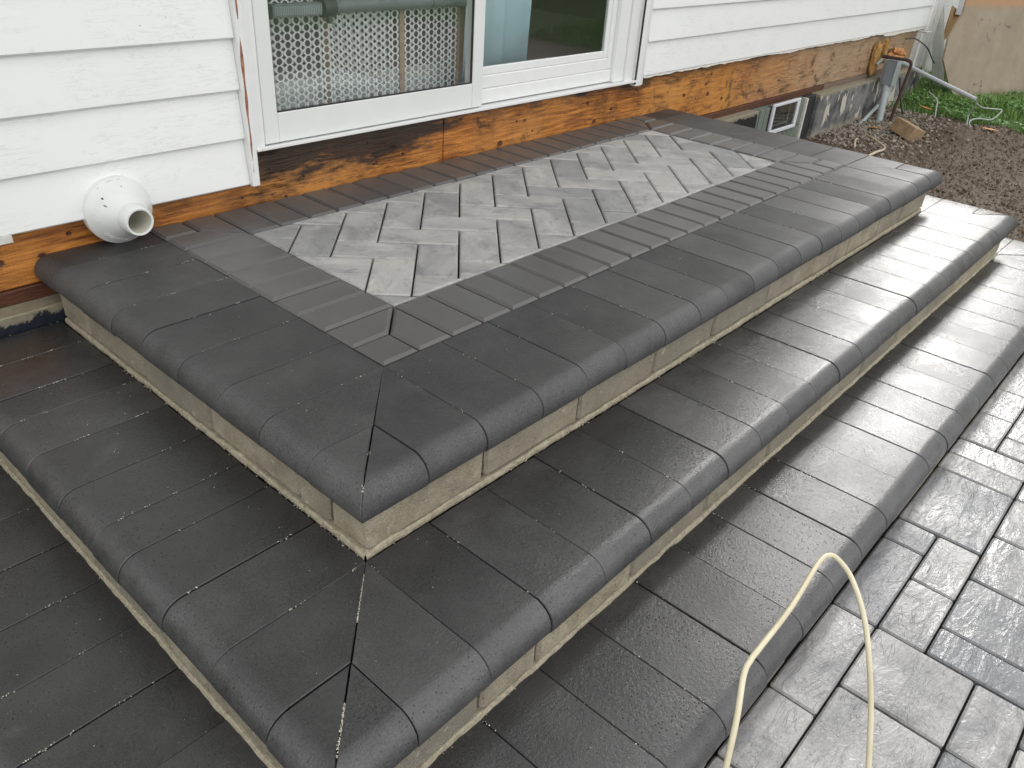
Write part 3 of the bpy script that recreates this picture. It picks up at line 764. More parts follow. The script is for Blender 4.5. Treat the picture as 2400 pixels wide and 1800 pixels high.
# timber
def board(name, x0, x1, z0, z1, y0, y1, mat, n=40):
    mb = MB().box((x0, y0, z0), (x1, y1, z1), .0018); return link(name, mb.me(), mat, house)
board('rim_board', -3.2, 1.1235, -.070, .167, 1.0, 1.04, M['wood'])
board('rim_board', 1.1275, 6.15, -.076, .167, .999, 1.039, M['wood'])
board('mudsill', -3.2, 2.6, -.1085, -.0715, .990, 1.04, M['sill'])
board('mudsill', 2.603, 4.53, -.112, -.0775, .988, 1.04, M['sill'])
board('mudsill', 4.533, 6.15, -.118, -.0775, .988, 1.04, M['sill_pale'])
# nail heads and knots on the board face
mb = MB()
for (x, z) in ((.36, .12), (.52, .055), (.78, .118), (.80, .045), (.93, .06), (1.21, .14), (1.52, .09), (1.62, .04), (2.35, .12), (.02, .03), (.30, .03), (-.42, .02), (.45, .005), (2.55, -.03), (2.9, .02), (3.3, .06), (3.6, -.02)):
    mb.tube([(x, 1.001, z), (x, .997, z)], .004, 8)
link('nail_heads', mb.me(), M['rust'], house)
def knot(x, z, r):
    mb = MB(); n = 14
    ring = [[(x + rr * math.cos(a) * 1.15, y, z + rr * math.sin(a) * .9) for a in [k * 2 * math.pi / n for k in range(n)]] for rr, y in ((r, .9995), (r * .92, .9965), (r * .5, .9975))]
    vs = [p for q in ring for p in q]; fs = [(i * n + k, i * n + (k + 1) % n, (i + 1) * n + (k + 1) % n, (i + 1) * n + k) for i in range(2) for k in range(n)] + [tuple(range(2 * n, 3 * n))]
    link('knot', mesh(vs, fs), M['sill'], house)
for x, z, r in ((-.372, .002, .0095), (1.43, .018, .012), (2.04, .022, .010), (-.20, .038, .006), (2.16, .06, .009), (1.98, .105, .008), (.81, .047, .006), (3.02, .03, .011), (3.18, -.01, .009), (2.78, .05, .010)): knot(x, z, r)
# foundation with ledge and window recess
def fwall(x0, x1, zt=-.1085): return MB().box((x0, .93, -1.0), (x1, 1.06, zt), .003)
for x0, x1 in ((-3.2, 3.52), (4.36, 6.30)):
    me = fwall(x0, x1).me(); link('foundation_wall', me, M['found'], house)
bw = MB().box((3.522, .975, -1.0), (4.20, 1.06, -.113)).me()
rec = link('window_surround', bw, M['windowpanel'], house)
for (a, b) in (((3.53, .958, -.272), (4.195, .974, -.116)), ((3.53, .962, -.46), (4.195, .974, -.279))):
    pass
for x0 in (3.53, 3.60, 3.665): box('panel_slat', (x0, .955, -.46), (x0 + .062, .974, -.117), M['windowpanel'], rec, .002)
for x0 in (4.087, 4.142): box('panel_slat', (x0, .955, -.272), (x0 + .052, .974, -.117), M['windowpanel'], rec, .002)
for k in range(8): box('panel_slat', (3.735 + k * .058, .955, -.46), (3.735 + k * .058 + .055, .974, -.279), M['windowpanel'], rec, .002)
box('panel_edge', (4.197, .94, -.46), (4.215, .974, -.117), M['torn'], rec, .001)
box('tar_strip', (4.216, .955, -1.0), (4.359, 1.05, -.113), M['gasket'], house, .002)
bwin = link('basement_window', MB().box((3.725, .945, -.272), (4.083, .957, -.098), .002).me(), M['winframe'], house)
bwin.data.materials.clear(); bwin.data.materials.append(M['darkroom'])
fr = MB()
fr.box((3.725, .932, -.272), (4.083, .960, -.2505), .003).box((3.725, .932, -.1145), (4.083, .960, -.098), .003).box((3.725, .9325, -.250), (3.748, .9595, -.115), .003).box((4.046, .9325, -.250), (4.083, .9595, -.115), .003)
link('window_frame', fr.me(), M['winframe'], bwin)
fr = MB().box((3.95, .9385, -.2500), (3.960, .944, -.1150)).box((3.749, .9385, -.2285), (3.9495, .944, -.2205))
link('sash_bar', fr.me(), M['greytube'], bwin)
box('window_pane', (3.7485, .9345, -.2495), (4.0455, .937, -.1155), M['glass'], bwin)
# wall sheathing, end wall, roof overhang
box('wall_sheathing', (-3.2, .9865, .301), (.306, 1.05, 2.80), M['gasket'], house)
box('wall_sheathing', (2.345, .9865, .301), (6.24, 1.05, 2.80), M['gasket'], house)
box('corner_post', (6.208, .955, .150), (6.305, 1.05, 2.82), M['vinyl'], house, .003)
box('end_wall', (6.24, 1.051, -.9), (6.30, 6.0, 2.80), M['vinyl'], house)
box('end_wall', (-3.26, .99, -.9), (-3.2, 6.0, 2.80), M['vinyl'], house)
sf = box('soffit', (-3.6, .55, 2.83), (6.7, 6.4, 2.87), M['white2'], house)
box('fascia', (-3.6, .53, 2.83), (6.7, .549, 3.0), M['white2'], house)
link('roof', mesh([(-3.7, .45, 2.98), (6.8, .45, 2.98), (6.8, 3.5, 4.4), (-3.7, 3.5, 4.4), (-3.7, 6.5, 2.98), (6.8, 6.5, 2.98), (-3.7, .45, 2.94), (6.8, .45, 2.94), (6.8, 6.5, 2.94), (-3.7, 6.5, 2.94)],
     [(0, 1, 2, 3), (3, 2, 5, 4), (6, 9, 8, 7), (0, 6, 7, 1), (4, 5, 8, 9), (0, 3, 4), (1, 5, 2), (0, 4, 9, 6), (1, 7, 8, 5)]), M['darkgrey'], house)
# room behind the door
board('shadow_gap_strip', 2.34, 6.15, .1675, .30, .999, 1.039, M['gasket'])  # dark strip standing in for the shadow gap under the right-hand siding
box('interior_floor', (-3.1, 1.062, .10), (6.2, 5.5, .205), M['roomfloor'], house)
box('interior_wall', (-3.1, 4.4, .206), (6.2, 4.46, 2.8), M['roomwall'], house)
box('interior_wall', (-.6, 1.06, .206), (-.55, 4.39, 2.8), M['roomwall'], house)
box('interior_wall', (3.6, 1.06, .206), (3.65, 4.39, 2.8), M['darkroom'], house)
box('interior_ceiling', (-3.1, 1.06, 2.5), (6.2, 5.5, 2.55), M['roomwall'], house)
# door opening: jambs, J-trim, sliding door
box('door_trim', (.3125, .952, .072), (.337, .9865, 2.30), M['white2'], house, .002)
box('door_jamb', (.3375, .962, .174), (.3725, 1.06, 2.28), M['white2'], house, .002)
box('door_trim', (.3375, .958, .168), (.352, .9615, 2.28), M['white2'], house, .001)
rj = box('door_jamb', (2.118, .975, .178), (2.188, 1.06, 2.28), M['white2'], house, .003)
box('door_jamb', (2.189, .965, .173), (2.205, 1.06, 2.28), M['white2'], house, .002)
box('door_jamb', (2.206, .972, .172), (2.262, 1.06, 2.28), M['white2'], house, .003)
rt = MB(); n = 60; vs = []
for i in range(n + 1):
    z = .152 + (2.3 - .152) * (i / n) ** 1.6; j = .004 * mnoise.noise(Vector((0, 0, z * 21))); 
    for (x, y) in ((2.263 + j, .985), (2.266 + j, .960), (2.300 - j, .957 + j * .4), (2.332, .964), (2.333, .985)): vs.append((x, y, z))
fs = [(i * 5 + k, i * 5 + (k + 1) % 5, (i + 1) * 5 + (k + 1) % 5, (i + 1) * 5 + k) for i in range(n) for k in range(5)]
fs.append((4, 3, 2, 1, 0)); link('door_trim', mesh(vs, fs), M['white2'], house)
box('caulk_bead', (2.2625, .9555, .160), (2.2665, .963, 2.28), M['gasket'], house)
hd = box('door_head', (.3375, .962, 2.281), (2.335, 1.06, 2.30), M['white2'], house, .002)
sill = box('door_sill', (.338, .950, .1700), (2.262, 1.06, .1772), M['white2'], house, .0015)
box('sill_nose', (.352, .9465, .1715), (2.255, .9495, .1815), M['white2'], house, .001)
# peeled paint streak on the left trim
pts = []
for i in range(80):
    z = .115 + i / 79 * .52; w_ = .0055 * max(0, .45 + mnoise.noise(Vector((z * 11, 3, 0))) * 1.1); xc = .3195 + .002 * mnoise.noise(Vector((z * 16, 0, 0)))
    pts.append((xc - w_, xc + w_, z))
vs = []; fs = []
for a, b, z in pts: vs += [(a, .9512, z), (b, .9512, z), (a, .9525, z), (b, .9525, z)]
for i in range(len(pts) - 1):
    if pts[i][1] - pts[i][0] > .0005: fs.append((i * 4, i * 4 + 1, i * 4 + 5, i * 4 + 4))
link('peeled_paint', mesh(vs, fs), M['peel'], house)
door = link('sliding_door', MB().box((.377, .968, .1815), (.4255, .985, 2.27), .002).box((1.235, .968, .1815), (1.287, .985, 2.27), .002).box((.426, .9685, .1815), (1.2345, .985, .2655), .002).box((.426, .9685, 2.18), (1.2345, .985, 2.27), .002).me(), M['white'], house)
box('gasket', (.426, .972, .266), (1.2345, .980, .2695), M['gasket'], door)
box('gasket', (.426, .972, .270), (.4285, .980, 2.178), M['gasket'], door)
box('gasket', (1.2315, .972, .270), (1.2345, .980, 2.178), M['gasket'], door)
box('glass_pane', (.429, .975, .270), (1.231, .979, 2.178), M['glass'], door)
fx = link('fixed_door_panel', MB().box((1.2885, .992, .1815), (2.1170, 1.02, .2330), .003).box((1.2885, .996, .2335), (2.085, 1.02, .2790), .003).box((1.2885, 1.001, .2795), (2.060, 1.016, .3085), .003)
     .box((2.086, .996, .2335), (2.1170, 1.02, 2.27), .003).box((2.0605, 1.001, .2795), (2.0855, 1.016, 2.27), .002).box((1.2885, .996, 2.20), (2.06, 1.02, 2.27), .003).me(), M['white2'], house)
box('glass_pane', (1.2885, 1.006, .309), (2.06, 1.010, 2.199), M['glass'], fx)
box('interlock_stile', (1.245, .992, .1815), (1.2875, 1.02, 2.26), M['white2'], fx, .002)

# ------------------------------------------------------------------ behind the glass
gate = thing('perforated_screen', 'white perforated plastic screen on beige posts standing behind the left door pane', 'screen', (.9, 1.13, .205))
def perf(x0, x1, z0, z1, y, px=.0340, pz=.0226, R1=.0098, R2=.0060):
    vs = []; fs = []; nx = int((x1 - x0) / px); nz = int((z1 - z0) / pz)
    px = (x1 - x0) / nx; a, b = px / 2, pz / 2
    angs = sorted(set([k * math.pi / 10 for k in range(20)] + [s * math.pi + t * math.atan2(b, a) for s in (0, 1) for t in (1, -1)] ))
    outer = []
    for t in angs:
        c, s_ = math.cos(t), math.sin(t)
        k = min(a / abs(c) if abs(c) > 1e-6 else 9, b / abs(s_) if abs(s_) > 1e-6 else 9)
        # corner hole
        cxx, czz = math.copysign(a, c), math.copysign(b, s_)
        dt = c * cxx + s_ * czz; cc = cxx * cxx + czz * czz - R2 * R2; disc = dt * dt - cc
        if disc > 0: k = min(k, dt - math.sqrt(disc))
        outer.append((c * k, s_ * k))
    m_ = len(angs)
    for i in range(nx):
        for j in range(nz):
            cx, cz = x0 + (i + .5) * px, z0 + (j + .5) * pz; o = len(vs)
            for t in angs: vs.append((cx + R1 * math.cos(t), y, cz + R1 * math.sin(t)))
            for (p, q) in outer: vs.append((cx + p, y, cz + q))
            for k in range(m_):
                l = (k + 1) % m_; fs.append((o + k, o + l, o + m_ + l, o + m_ + k))
    return mesh(vs, fs)
for (x0, x1, y, zt) in ((.492, 1.0225, 1.12, 16), (1.046, 1.30, 1.12, 16), (.745, 1.03, 1.19, 16)):
    o = link('screen_panel', perf(x0, x1, .2255, .2255 + .0226 * zt, y), M['screen'], gate)
    md = o.modifiers.new('solid', 'SOLIDIFY'); md.thickness = .0016
box('screen_post', (.727, 1.135, .206), (.745, 1.155, .70), M['beige'], gate, .002)
box('screen_post', (1.0235, 1.113, .206), (1.0445, 1.135, .70), M['beige'], gate, .002)
box('screen_post', (1.302, 1.113, .206), (1.335, 1.14, .70), M['beige'], gate, .002)
box('screen_edge', (1.3355, 1.116, .206), (1.350, 1.13, .70), M['white2'], gate, .001)
box('screen_base', (.43, 1.215, .206), (1.34, 1.235, .290), M['screen'], gate, .002)
tb = thing('grey_roller_tube', 'grey ribbed roller tube with dark collar lying along the screen behind the door glass', 'tube', (.95, 1.08, .5))
t1 = MB().tube([(.727, 1.085, .523), (.95, 1.085, .524), (1.30, 1.085, .522)], .0215, 20)
link('tube_body', t1.me(), M['greytube'], tb, smooth=40)
link('tube_end_cap', MB().tube([(1.302, 1.085, .522), (1.312, 1.085, .522)], .0195, 20).me(), M['darkgrey'], tb)
link('tube_seam', MB().tube([(1.131, 1.085, .523), (1.1335, 1.085, .523)], .0222, 20).me(), M['darkgrey'], tb)
t2 = MB().box((.505, 1.07, .5015), (.680, 1.10, .5375), .002)
rib = link('tube_channel', t2.me(), M['greytube'], tb)
box('channel_inset', (.512, 1.0685, .508), (.676, 1.0699, .531), M['conduit'], tb)
for k in range(26): box('channel_rib', (.515 + k * .0062, 1.0672, .509), (.5165 + k * .0062, 1.0684, .530), M['greytube'], rib)
cr = MB(); n = 20
pr = [(.683, 0), (.684, 1), (.724, 1), (.725, 0)]
cr.tube([(.682, 1.083, .522), (.684, 1.083, .522), (.724, 1.083, .522), (.726, 1.083, .522)], .0285, 20)
cr.tube([(.704, 1.074, .505), (.704, 1.072, .478)], .010, 10)
link('tube_collar', cr.me(), M['darkgrey'], tb, smooth=40)
vs = []; fs = []; n = 60
for i in range(n + 1):
    x = 1.295 + .385 * i / n; y = 1.085 + .016 * math.sin(i * .16) + .003 * math.sin(i * .5) + (.03 if i > n * .5 else 0) * sstep(n * .5, n * .56, i)
    for z in (.212, .5, 1.2, 2.2): vs.append((x + .01 * math.sin(z * 3), y + .004 * math.sin(z * 9 + i * .2), z))
fs = [(i * 4 + k, (i + 1) * 4 + k, (i + 1) * 4 + k + 1, i * 4 + k + 1) for i in range(n) for k in range(3)]
cu = link('curtain', mesh(vs, fs), M['curtain'], smooth=80); tag(cu, 'pale blue curtain hanging behind the right door pane', 'curtain')
md = cu.modifiers.new('solid', 'SOLIDIFY'); md.thickness = .0015

# ------------------------------------------------------------------ white cone fitting on the wall
pf = thing('pipe_reducer', 'scuffed white plastic cone fitting with round open mouth sticking out below the left siding', 'pipe fitting', (-.08, .985, .084))
def lathe(prof, cy, n=48):   # profile (y, r) around axis through (-.079, *, .085)
    vs = []; fs = []
    for (y, r) in prof:
        for k in range(n): a = k * 2 * math.pi / n; vs.append((-.079 + r * math.cos(a), y, .085 + r * math.sin(a)))
    for i in range(len(prof) - 1):
        for k in range(n): fs.append((i * n + k, (i + 1) * n + k, (i + 1) * n + (k + 1) % n, i * n + (k + 1) % n))
    return mesh(vs, fs)
link('cone', lathe([(.984, .0865), (.962, .0880), (.955, .0865), (.952, .0835), (.915, .0610), (.893, .0465), (.886, .0435), (.880, .0405)], 0), M['pvc'], pf, smooth=30)
link('spigot', lathe([(.881, .0402), (.858, .0375), (.848, .0362), (.8455, .0345), (.8458, .0305), (.848, .0295)], 0), M['pvc'], pf, smooth=50)
link('bore', lathe([(.848, .0296), (.90, .0290), (.955, .0285), (.956, .0001)], 0), M['pvc_in'], pf, smooth=50)
mb = MB()
def on_cone(a, y):
    pr_ = [(.952, .0835), (.915, .0610), (.893, .0465)]
    for (y0, r0), (y1, r1) in zip(pr_, pr_[1:]):
        if y1 <= y <= y0: r = r0 + (r1 - r0) * (y0 - y) / (y0 - y1); break
    r += .0004
    return Vector((-.079 + r * math.cos(a), y, .085 + r * math.sin(a)))
for a, y, da, dy in ((2.35, .928, .05, .004), (2.55, .915, .03, .008), (1.75, .951, .16, .0006), (1.45, .951, .07, .0006), (2.15, .951, .05, .0006), (4.35, .925, .03, .003), (5.0, .945, .03, .002), (1.5, .93, .03, .002), (5.25, .948, .05, .001)):
    p = [on_cone(a - da, y), on_cone(a, y + dy * .6), on_cone(a + da, y), on_cone(a, y - dy)]
    mb.add(p, [(0, 1, 2, 3)])
link('scuff_mark', mb.me(), M['scuff'], pf)
mb = MB()
random.seed(5)
for a0, a1, yy in ((2.45, 3.25, .932), (3.75, 4.75, .930)):     # raised moulding marks, worn beyond reading
    k = a0
    while k < a1:
        for q in range(2):
            da = U(-.02, .05); y0 = yy - .006 * q; mb.tube([on_cone(k, min(.951, y0 + .004)), on_cone(k + da, y0 - .003)], .0006, 5)
        k += U(.07, .10)
link('moulding_mark', mb.me(), M['pvc'], pf)

# ------------------------------------------------------------------ utility box, pipes and wires at the far corner
ub = thing('utility_box', 'grey electrical box on upright conduit against the foundation near the house corner', 'electrical box', (5.32, .85, -.4))
box('box_body', (5.30, .820, -.135), (5.385, .890, .030), M['boxgrey'], ub, .003)
box('box_cover', (5.296, .812, -.138), (5.389, .8195, .034), M['conduit'], ub, .002)
box('box_back', (5.36, .891, -.12), (5.42, .925, .02), M['conduit'], ub, .002)
link('conduit_socket', MB().tube([(5.33, .853, -.136), (5.322, .85, -.172)], .027, 16).me(), M['conduit'], ub, smooth=40)
link('conduit', MB().tube([(5.322, .85, -.17), (5.25, .812, -.33), (5.20, .79, -.45)], .0225, 16).me(), M['conduit'], ub, smooth=40)
link('conduit', MB().tube(spline([(5.42, .90, -.02), (5.50, .90, -.12), (5.52, .892, -.20), (5.46, .885, -.265), (5.36, .88, -.285)]), .019, 12).me(), M['conduit'], ub, smooth=40)
link('conduit_fitting', MB().tube(spline([(5.31, .93, .030), (5.30, .935, .012), (5.29, .95, -.01)]), .013, 10).me(), M['wire'], ub, smooth=40)
tp = link('leaning_conduit', MB().tube([(5.02, .88, -.405), (5.18, .88, -.345), (5.44, .885, -.262)], .0135, 12, cap=False).me(), M['conduit'], smooth=40)
tag(tp, 'thin grey conduit leaning low across the foundation with its open end in the gravel', 'conduit')
lc = link('long_conduit', MB().tube([(5.40, .816, .012), (5.35, .53, -.058), (5.30, .256, -.12)], .0135, 12).me(), M['conduit'], smooth=40)
tag(lc, 'long straight grey conduit slanting from the electrical box out over the grass', 'conduit')
rp = link('rusty_pipe', MB().tube(spline([(5.30, .93, .046), (5.30, .87, .046), (5.30, .80, .047), (5.30, .748, .045), (5.30, .728, .030), (5.30, .725, -.01), (5.27, .73, -.19), (5.22, .735, -.44)], 5), .0105, 12).me(), M['rust'], smooth=40)
tag(rp, 'rusty iron pipe with an elbow running down into the gravel by the grey box', 'pipe')
bc = link('black_cable', MB().tube(spline([(5.5, .834, -.10), (5.50, .80, -.20), (5.48, .75, -.30), (5.5, .723, -.37)]), .007, 8).me(), M['blackcable'], smooth=60)
tag(bc, 'short black cable hanging into the ground behind the rusty pipe', 'cable')
wr = link('wall_wire', MB().tube(spline([(5.765, .95, .125), (5.96, .945, .115), (6.26, .93, .033), (6.47, .93, -.061), (6.62, .94, -.115)]), .0045, 8).me(), M['blackcable'], smooth=60)
tag(wr, 'thin dark wire curving away from the wall at the house corner', 'wire')
wi = link('loose_wire', MB().tube(spline([(5.30, .256, -.12), (5.42, .27, -.19), (5.46, .30, -.24), (5.44, .29, -.30), (5.42, .27, -.345), (5.46, .25, -.35), (5.5, .29, -.30), (5.62, .27, -.29), (5.72, .21, -.30), (5.80, .19, -.27), (5.85, .19, -.245), (5.80, .24, -.24), (5.72, .29, -.23), (5.60, .31, -.19)]), .005, 8).me(), M['wire'], smooth=60)
tag(wi, 'loose grey wire looping down to the grass from the end of the long conduit', 'wire')
w2 = link('grass_wire', MB().tube(spline([(5.9, .72, -.22), (5.80, .62, -.25), (5.70, .58, -.29), (5.66, .56, -.35)]), .0055, 8).me(), M['wire'], smooth=60)
tag(w2, 'short bent grey wire poking out of the grass above the gravel', 'wire')
def blob(name, c, sz, mat, seed, sub=3, amp=.3, fr=3, sq=0):
    bm = bmesh.new(); bmesh.ops.create_icosphere(bm, subdivisions=sub, radius=1)
    for v in bm.verts:
        if sq: v.co = Vector([math.copysign(abs(q) ** sq, q) for q in v.co])
        k = 1 + amp * mnoise.fractal(v.co * fr + Vector((seed, 0, 0)), 1, 2, 3)
        v.co = Vector((c[0] + v.co.x * sz[0] * k, c[1] + v.co.y * sz[1] * k, c[2] + v.co.z * sz[2] * k))
    me = bpy.data.meshes.new(name); bm.to_mesh(me); bm.free(); return link(name, me, mat, smooth=80)
tag(blob('foam_strip', (5.30, .975, .02), (.048, .020, .105), M['foam'], 1, 4, .22, 2.2, .6), 'orange-yellow strip of spray foam stuck to the bleached rim board', 'foam')
tag(blob('foam_strip', (5.40, .962, .065), (.026, .020, .075), M['foam'], 9, 4, .28, 2.5, .6), 'upper ragged piece of orange spray foam beside the larger strip', 'foam')
tag(blob('insulation_tuft', (5.66, .95, .032), (.085, .05, .034), M['foam2'], 3, 4, .7, 3), 'fluffy orange tuft of insulation above the grey electrical box', 'insulation')
wb = link('wood_block', MB().box((-.095, -.055, -.045), (.095, .055, .045), .003).me(), M['offcut'], loc=(4.98, .53, -.335), rot=(.30, -.16, 1.05))
tag(wb, 'sawn wooden offcut block lying tilted on the gravel', 'wood block')
mb = MB()
# white trims beyond the corner
tr = thing('corner_trim', 'white fluted corner trim piece standing below the siding corner', 'trim', (6.25, 1.0, -.3))
link('trim_flange', MB().box((6.13, .985, -.33), (6.215, 1.03, .142), .003).me(), M['torn'], tr)
link('trim_face', MB().box((6.216, .975, -.33), (6.37, 1.03, .138), .004).me(), M['vinyl'], tr)
link('trim_edge', MB().box((6.371, .962, -.34), (6.392, 1.03, .138), .003).me(), M['winframe'], tr)
pn = link('wall_panel', MB().box((6.44, 1.04, -.5), (6.74, 1.07, 2.8), .003).box((6.60, 1.035, -.5), (6.608, 1.0395, 2.8)).me(), M['vinyl']); tag(pn, 'plain white wall panel between the house corner and the downspout', 'panel')
ds = MB()
def dpt(x, d, h): return (6.8 + x, .908 + .302 * h - d, -.315 + h * .95)     # leaning: its foot is kicked out from the wall
prof2 = []
for k in range(6):
    xa = -.05 + k * .0167; dd = .0 if k % 2 else .012
    prof2 += [(xa, .03 + dd), (xa + .0167, .03 + dd)]
prof2 += [(.05, -.03), (-.05, -.03)]
n2 = len(prof2); ds.add([dpt(x, d, h) for h in (0, 1.3) for x, d in prof2], [(k, (k + 1) % n2, (k + 1) % n2 + n2, k + n2) for k in range(n2)] + [tuple(range(n2 - 1, -1, -1)), tuple(range(n2, 2 * n2))])
dsp = link('downspout', ds.me(), M['windowpanel']); dsp.data.materials.clear(); 
M['spout'] = m_simple('pale_green_grey_downspout', (.50, .53, .49), (.64, .66, .63), 8, .4, .05); dsp.data.materials.append(M['spout'])
tag(dsp, 'pale grey-green fluted downspout rising past the house corner', 'downspout')
M['sheet'] = m_simple('tan_backer', (.42, .26, .11), (.52, .34, .16), 8, .7, .1)
# second building behind: white siding with a torn tan underlay
sh = thing('neighbour_wall', 'white clapboard wall behind the leaning plywood sheet', 'wall', (8, 1.3, -.3))
for k in range(20):
    z = -.32 + k * .14; link('siding_board', MB().box((7.0, 1.22 - .002 * (k % 2), z), (11.5, 1.26, z + .139), .002).me(), M['vinyl'], sh)
tsp = mesh([(6.86, 1.00, .02), (7.12, .99, .10), (7.22, .99, .20), (7.10, .992, .24), (6.86, 1.0, .30), (6.86, 1.01, .02), (7.12, 1.0, .10), (7.22, 1.0, .20), (7.10, 1.002, .24), (6.86, 1.01, .30)],
           [(0, 1, 2, 3, 4), (9, 8, 7, 6, 5), (0, 5, 6, 1), (1, 6, 7, 2), (2, 7, 8, 3), (3, 8, 9, 4), (4, 9, 5, 0)])
tag(link('torn_sheet', tsp, M['sheet']), 'torn tan backing sheet showing between the downspout and plywood', 'sheet')
wsp = mesh([(6.93, .975, .235), (7.19, .972, .21), (7.22, .972, .30), (7.26, .972, 1.2), (6.93, .975, 1.2), (6.93, .985, .235), (7.19, .982, .21), (7.22, .982, .30), (7.26, .982, 1.2), (6.93, .985, 1.2)],
           [(0, 1, 2, 3, 4), (9, 8, 7, 6, 5), (0, 5, 6, 1), (1, 6, 7, 2), (2, 7, 8, 3), (3, 8, 9, 4), (4, 9, 5, 0)])
tag(link('white_flashing', wsp, M['winframe']), 'bright white flashing strip right of the downspout', 'flashing')
# plywood leaning
PA = Vector((6.30, .60, -.31)); PB = Vector((7.95, -.06, -.31)); tdir = (PB - PA).normalized(); nrm = Vector((tdir.y, -tdir.x, 0))
def plyp(s, h, d=0): return PA + tdir * s - nrm * (h * .16 + d) + Vector((0, 0, h * .987))
out2 = [(-.02, .0), (1.77, 0), (1.77, .80), (-.10, .80), (-.13, .62), (-.24, .45), (-.25, .30), (-.14, .13)]
ws = [plyp(a, b) for a, b in out2] + [plyp(a, b, .016) for a, b in out2]
n = len(out2); fs = [tuple(range(n)), tuple(range(2 * n - 1, n - 1, -1))] + [(i, i + n, (i + 1) % n + n, (i + 1) % n) for i in range(n)]
me = mesh([v - PA for v in ws], fs)
pl = link('plywood_sheet', me, M['ply'], loc=PA)
bm = bmesh.new(); bm.from_mesh(me); bmesh.ops.recalc_face_normals(bm, faces=bm.faces); bm.to_mesh(me); bm.free()
tag(pl, 'weathered tan plywood sheet with dark stains leaning at the edge of the grass', 'plywood')

# ------------------------------------------------------------------ ground litter
random.seed(11)
ico = None
def lumps(name, spots, mat, sub=1):
    bm = bmesh.new(); bmesh.ops.create_icosphere(bm, subdivisions=sub, radius=1)
    base = [v.co.copy() for v in bm.verts]; bf = [tuple(v.index for v in f.verts) for f in bm.faces]; bm.free()
    vs = []; fs = []
    for (x, y, z, r) in spots:
        b = len(vs); q = Matrix.Rotation(U(0, 6.28), 3, 'Z') @ Matrix.Rotation(U(0, 3), 3, 'X'); sx, sy, sz = U(.7, 1.3), U(.7, 1.3), U(.5, .9); sd_ = Vector((U(0, 50), 0, 0))
        for v in base:
            k = r * (1 + .45 * mnoise.noise(v * 1.6 + sd_)); p = q @ Vector((v.x * sx, v.y * sy, v.z * sz)) * k; vs.append((x + p.x, y + p.y, z + p.z))
        fs += [tuple(i + b for i in f) for f in bf]
    return link(name, mesh(vs, fs), mat, kind='stuff')
sp = []
while len(sp) < 9000:
    x, y = U(2.95, 5.75), U(-.98, .9)
    if x < 3.12 and y < 0: continue
    r = U(.0025, .0065) if R() < .93 else U(.007, .014)
    sp.append((x, y, zsoil(x, y) + r * .3, r))
lumps('soil_clods', sp, M['clod'])
sp = []
while len(sp) < 1700:
    x, y = random.gauss(5.0, .45), random.gauss(.76, .20)
    if not (4.3 < x < 5.85 and .1 < y < .93): continue
    r = U(.004, .013); sp.append((x, y, zsoil(x, y) + r * .5, r))
lumps('gravel', sp, M['stone'])
# grass blades and low weeds
def zgr(x, y): return max(zsoil(x, y) if x < 6.05 else -9, zlawn(x, y))
vs = []; fs = []
def edge_ok(x, y): return x > 5.68 + .10 * mnoise.noise(Vector((y * 4, 0, 0))) + (.0 if y > -.1 else .02)
c_ = 0
while c_ < 30000:
    x = U(5.6, 9.2); y = U(-2.6, 1.15)
    if R() > (1.0 if x < 7.3 else .35) or not edge_ok(x, y): continue
    d = (Vector((x, y, 0)) - PA).dot(Vector((nrm.x, nrm.y, 0)))
    z = zgr(x, y) - .004; h = U(.035, .085) * (1.25 if x > 6 else 1); a = U(0, 6.28); w_ = U(.0015, .0032); ln = U(.2, .9) * h; b = len(vs)
    ca, sa = math.cos(a), math.sin(a)
    vs += [(x - sa * w_, y + ca * w_, z), (x + sa * w_, y - ca * w_, z), (x + ca * ln * .35 + sa * w_ * .7, y + sa * ln * .35 - ca * w_ * .7, z + h * .6), (x + ca * ln * .35 - sa * w_ * .7, y + sa * ln * .35 + ca * w_ * .7, z + h * .6), (x + ca * ln, y + sa * ln, z + h)]
    fs += [(b, b + 1, b + 2, b + 3), (b + 3, b + 2, b + 4)]; c_ += 1
link('grass', mesh(vs, fs), M['grass'], kind='stuff')
vs = []; fs = []
def leaf(x, y, z, r, a, tilt):
    b = len(vs); ca, sa = math.cos(a), math.sin(a)
    for (u, v_, dz) in ((0, 0, 0), (.5, .42, .08), (1.0, .3, .02), (1.25, 0, -.05), (1.0, -.3, .02), (.5, -.42, .08), (.6, 0, -.02)):
        zz = u * math.sin(tilt) + dz; uu = u * math.cos(tilt)
        vs.append((x + r * (uu * ca - v_ * sa), y + r * (uu * sa + v_ * ca), z + r * zz))
    for k in range(6):
        if k == 5: fs.append((b + 5, b, b + 6))
        else: fs.append((b + k, b + k + 1, b + 6))
c_ = 0
while c_ < 1700:
    x = U(5.6, 7.4); y = U(-.3, 1.1)
    if not edge_ok(x, y) or mnoise.noise(Vector((x * 2.3, y * 2.3, 4))) < -.12: continue
    z = zgr(x, y) + U(.01, .06); a0 = U(0, 6.28)
    for k in range(3): leaf(x, y, z, U(.012, .028), a0 + k * 2.1 + U(-.3, .3), U(-.2, .6))
    c_ += 1
link('weeds', mesh(vs, fs), M['weed'], kind='stuff')
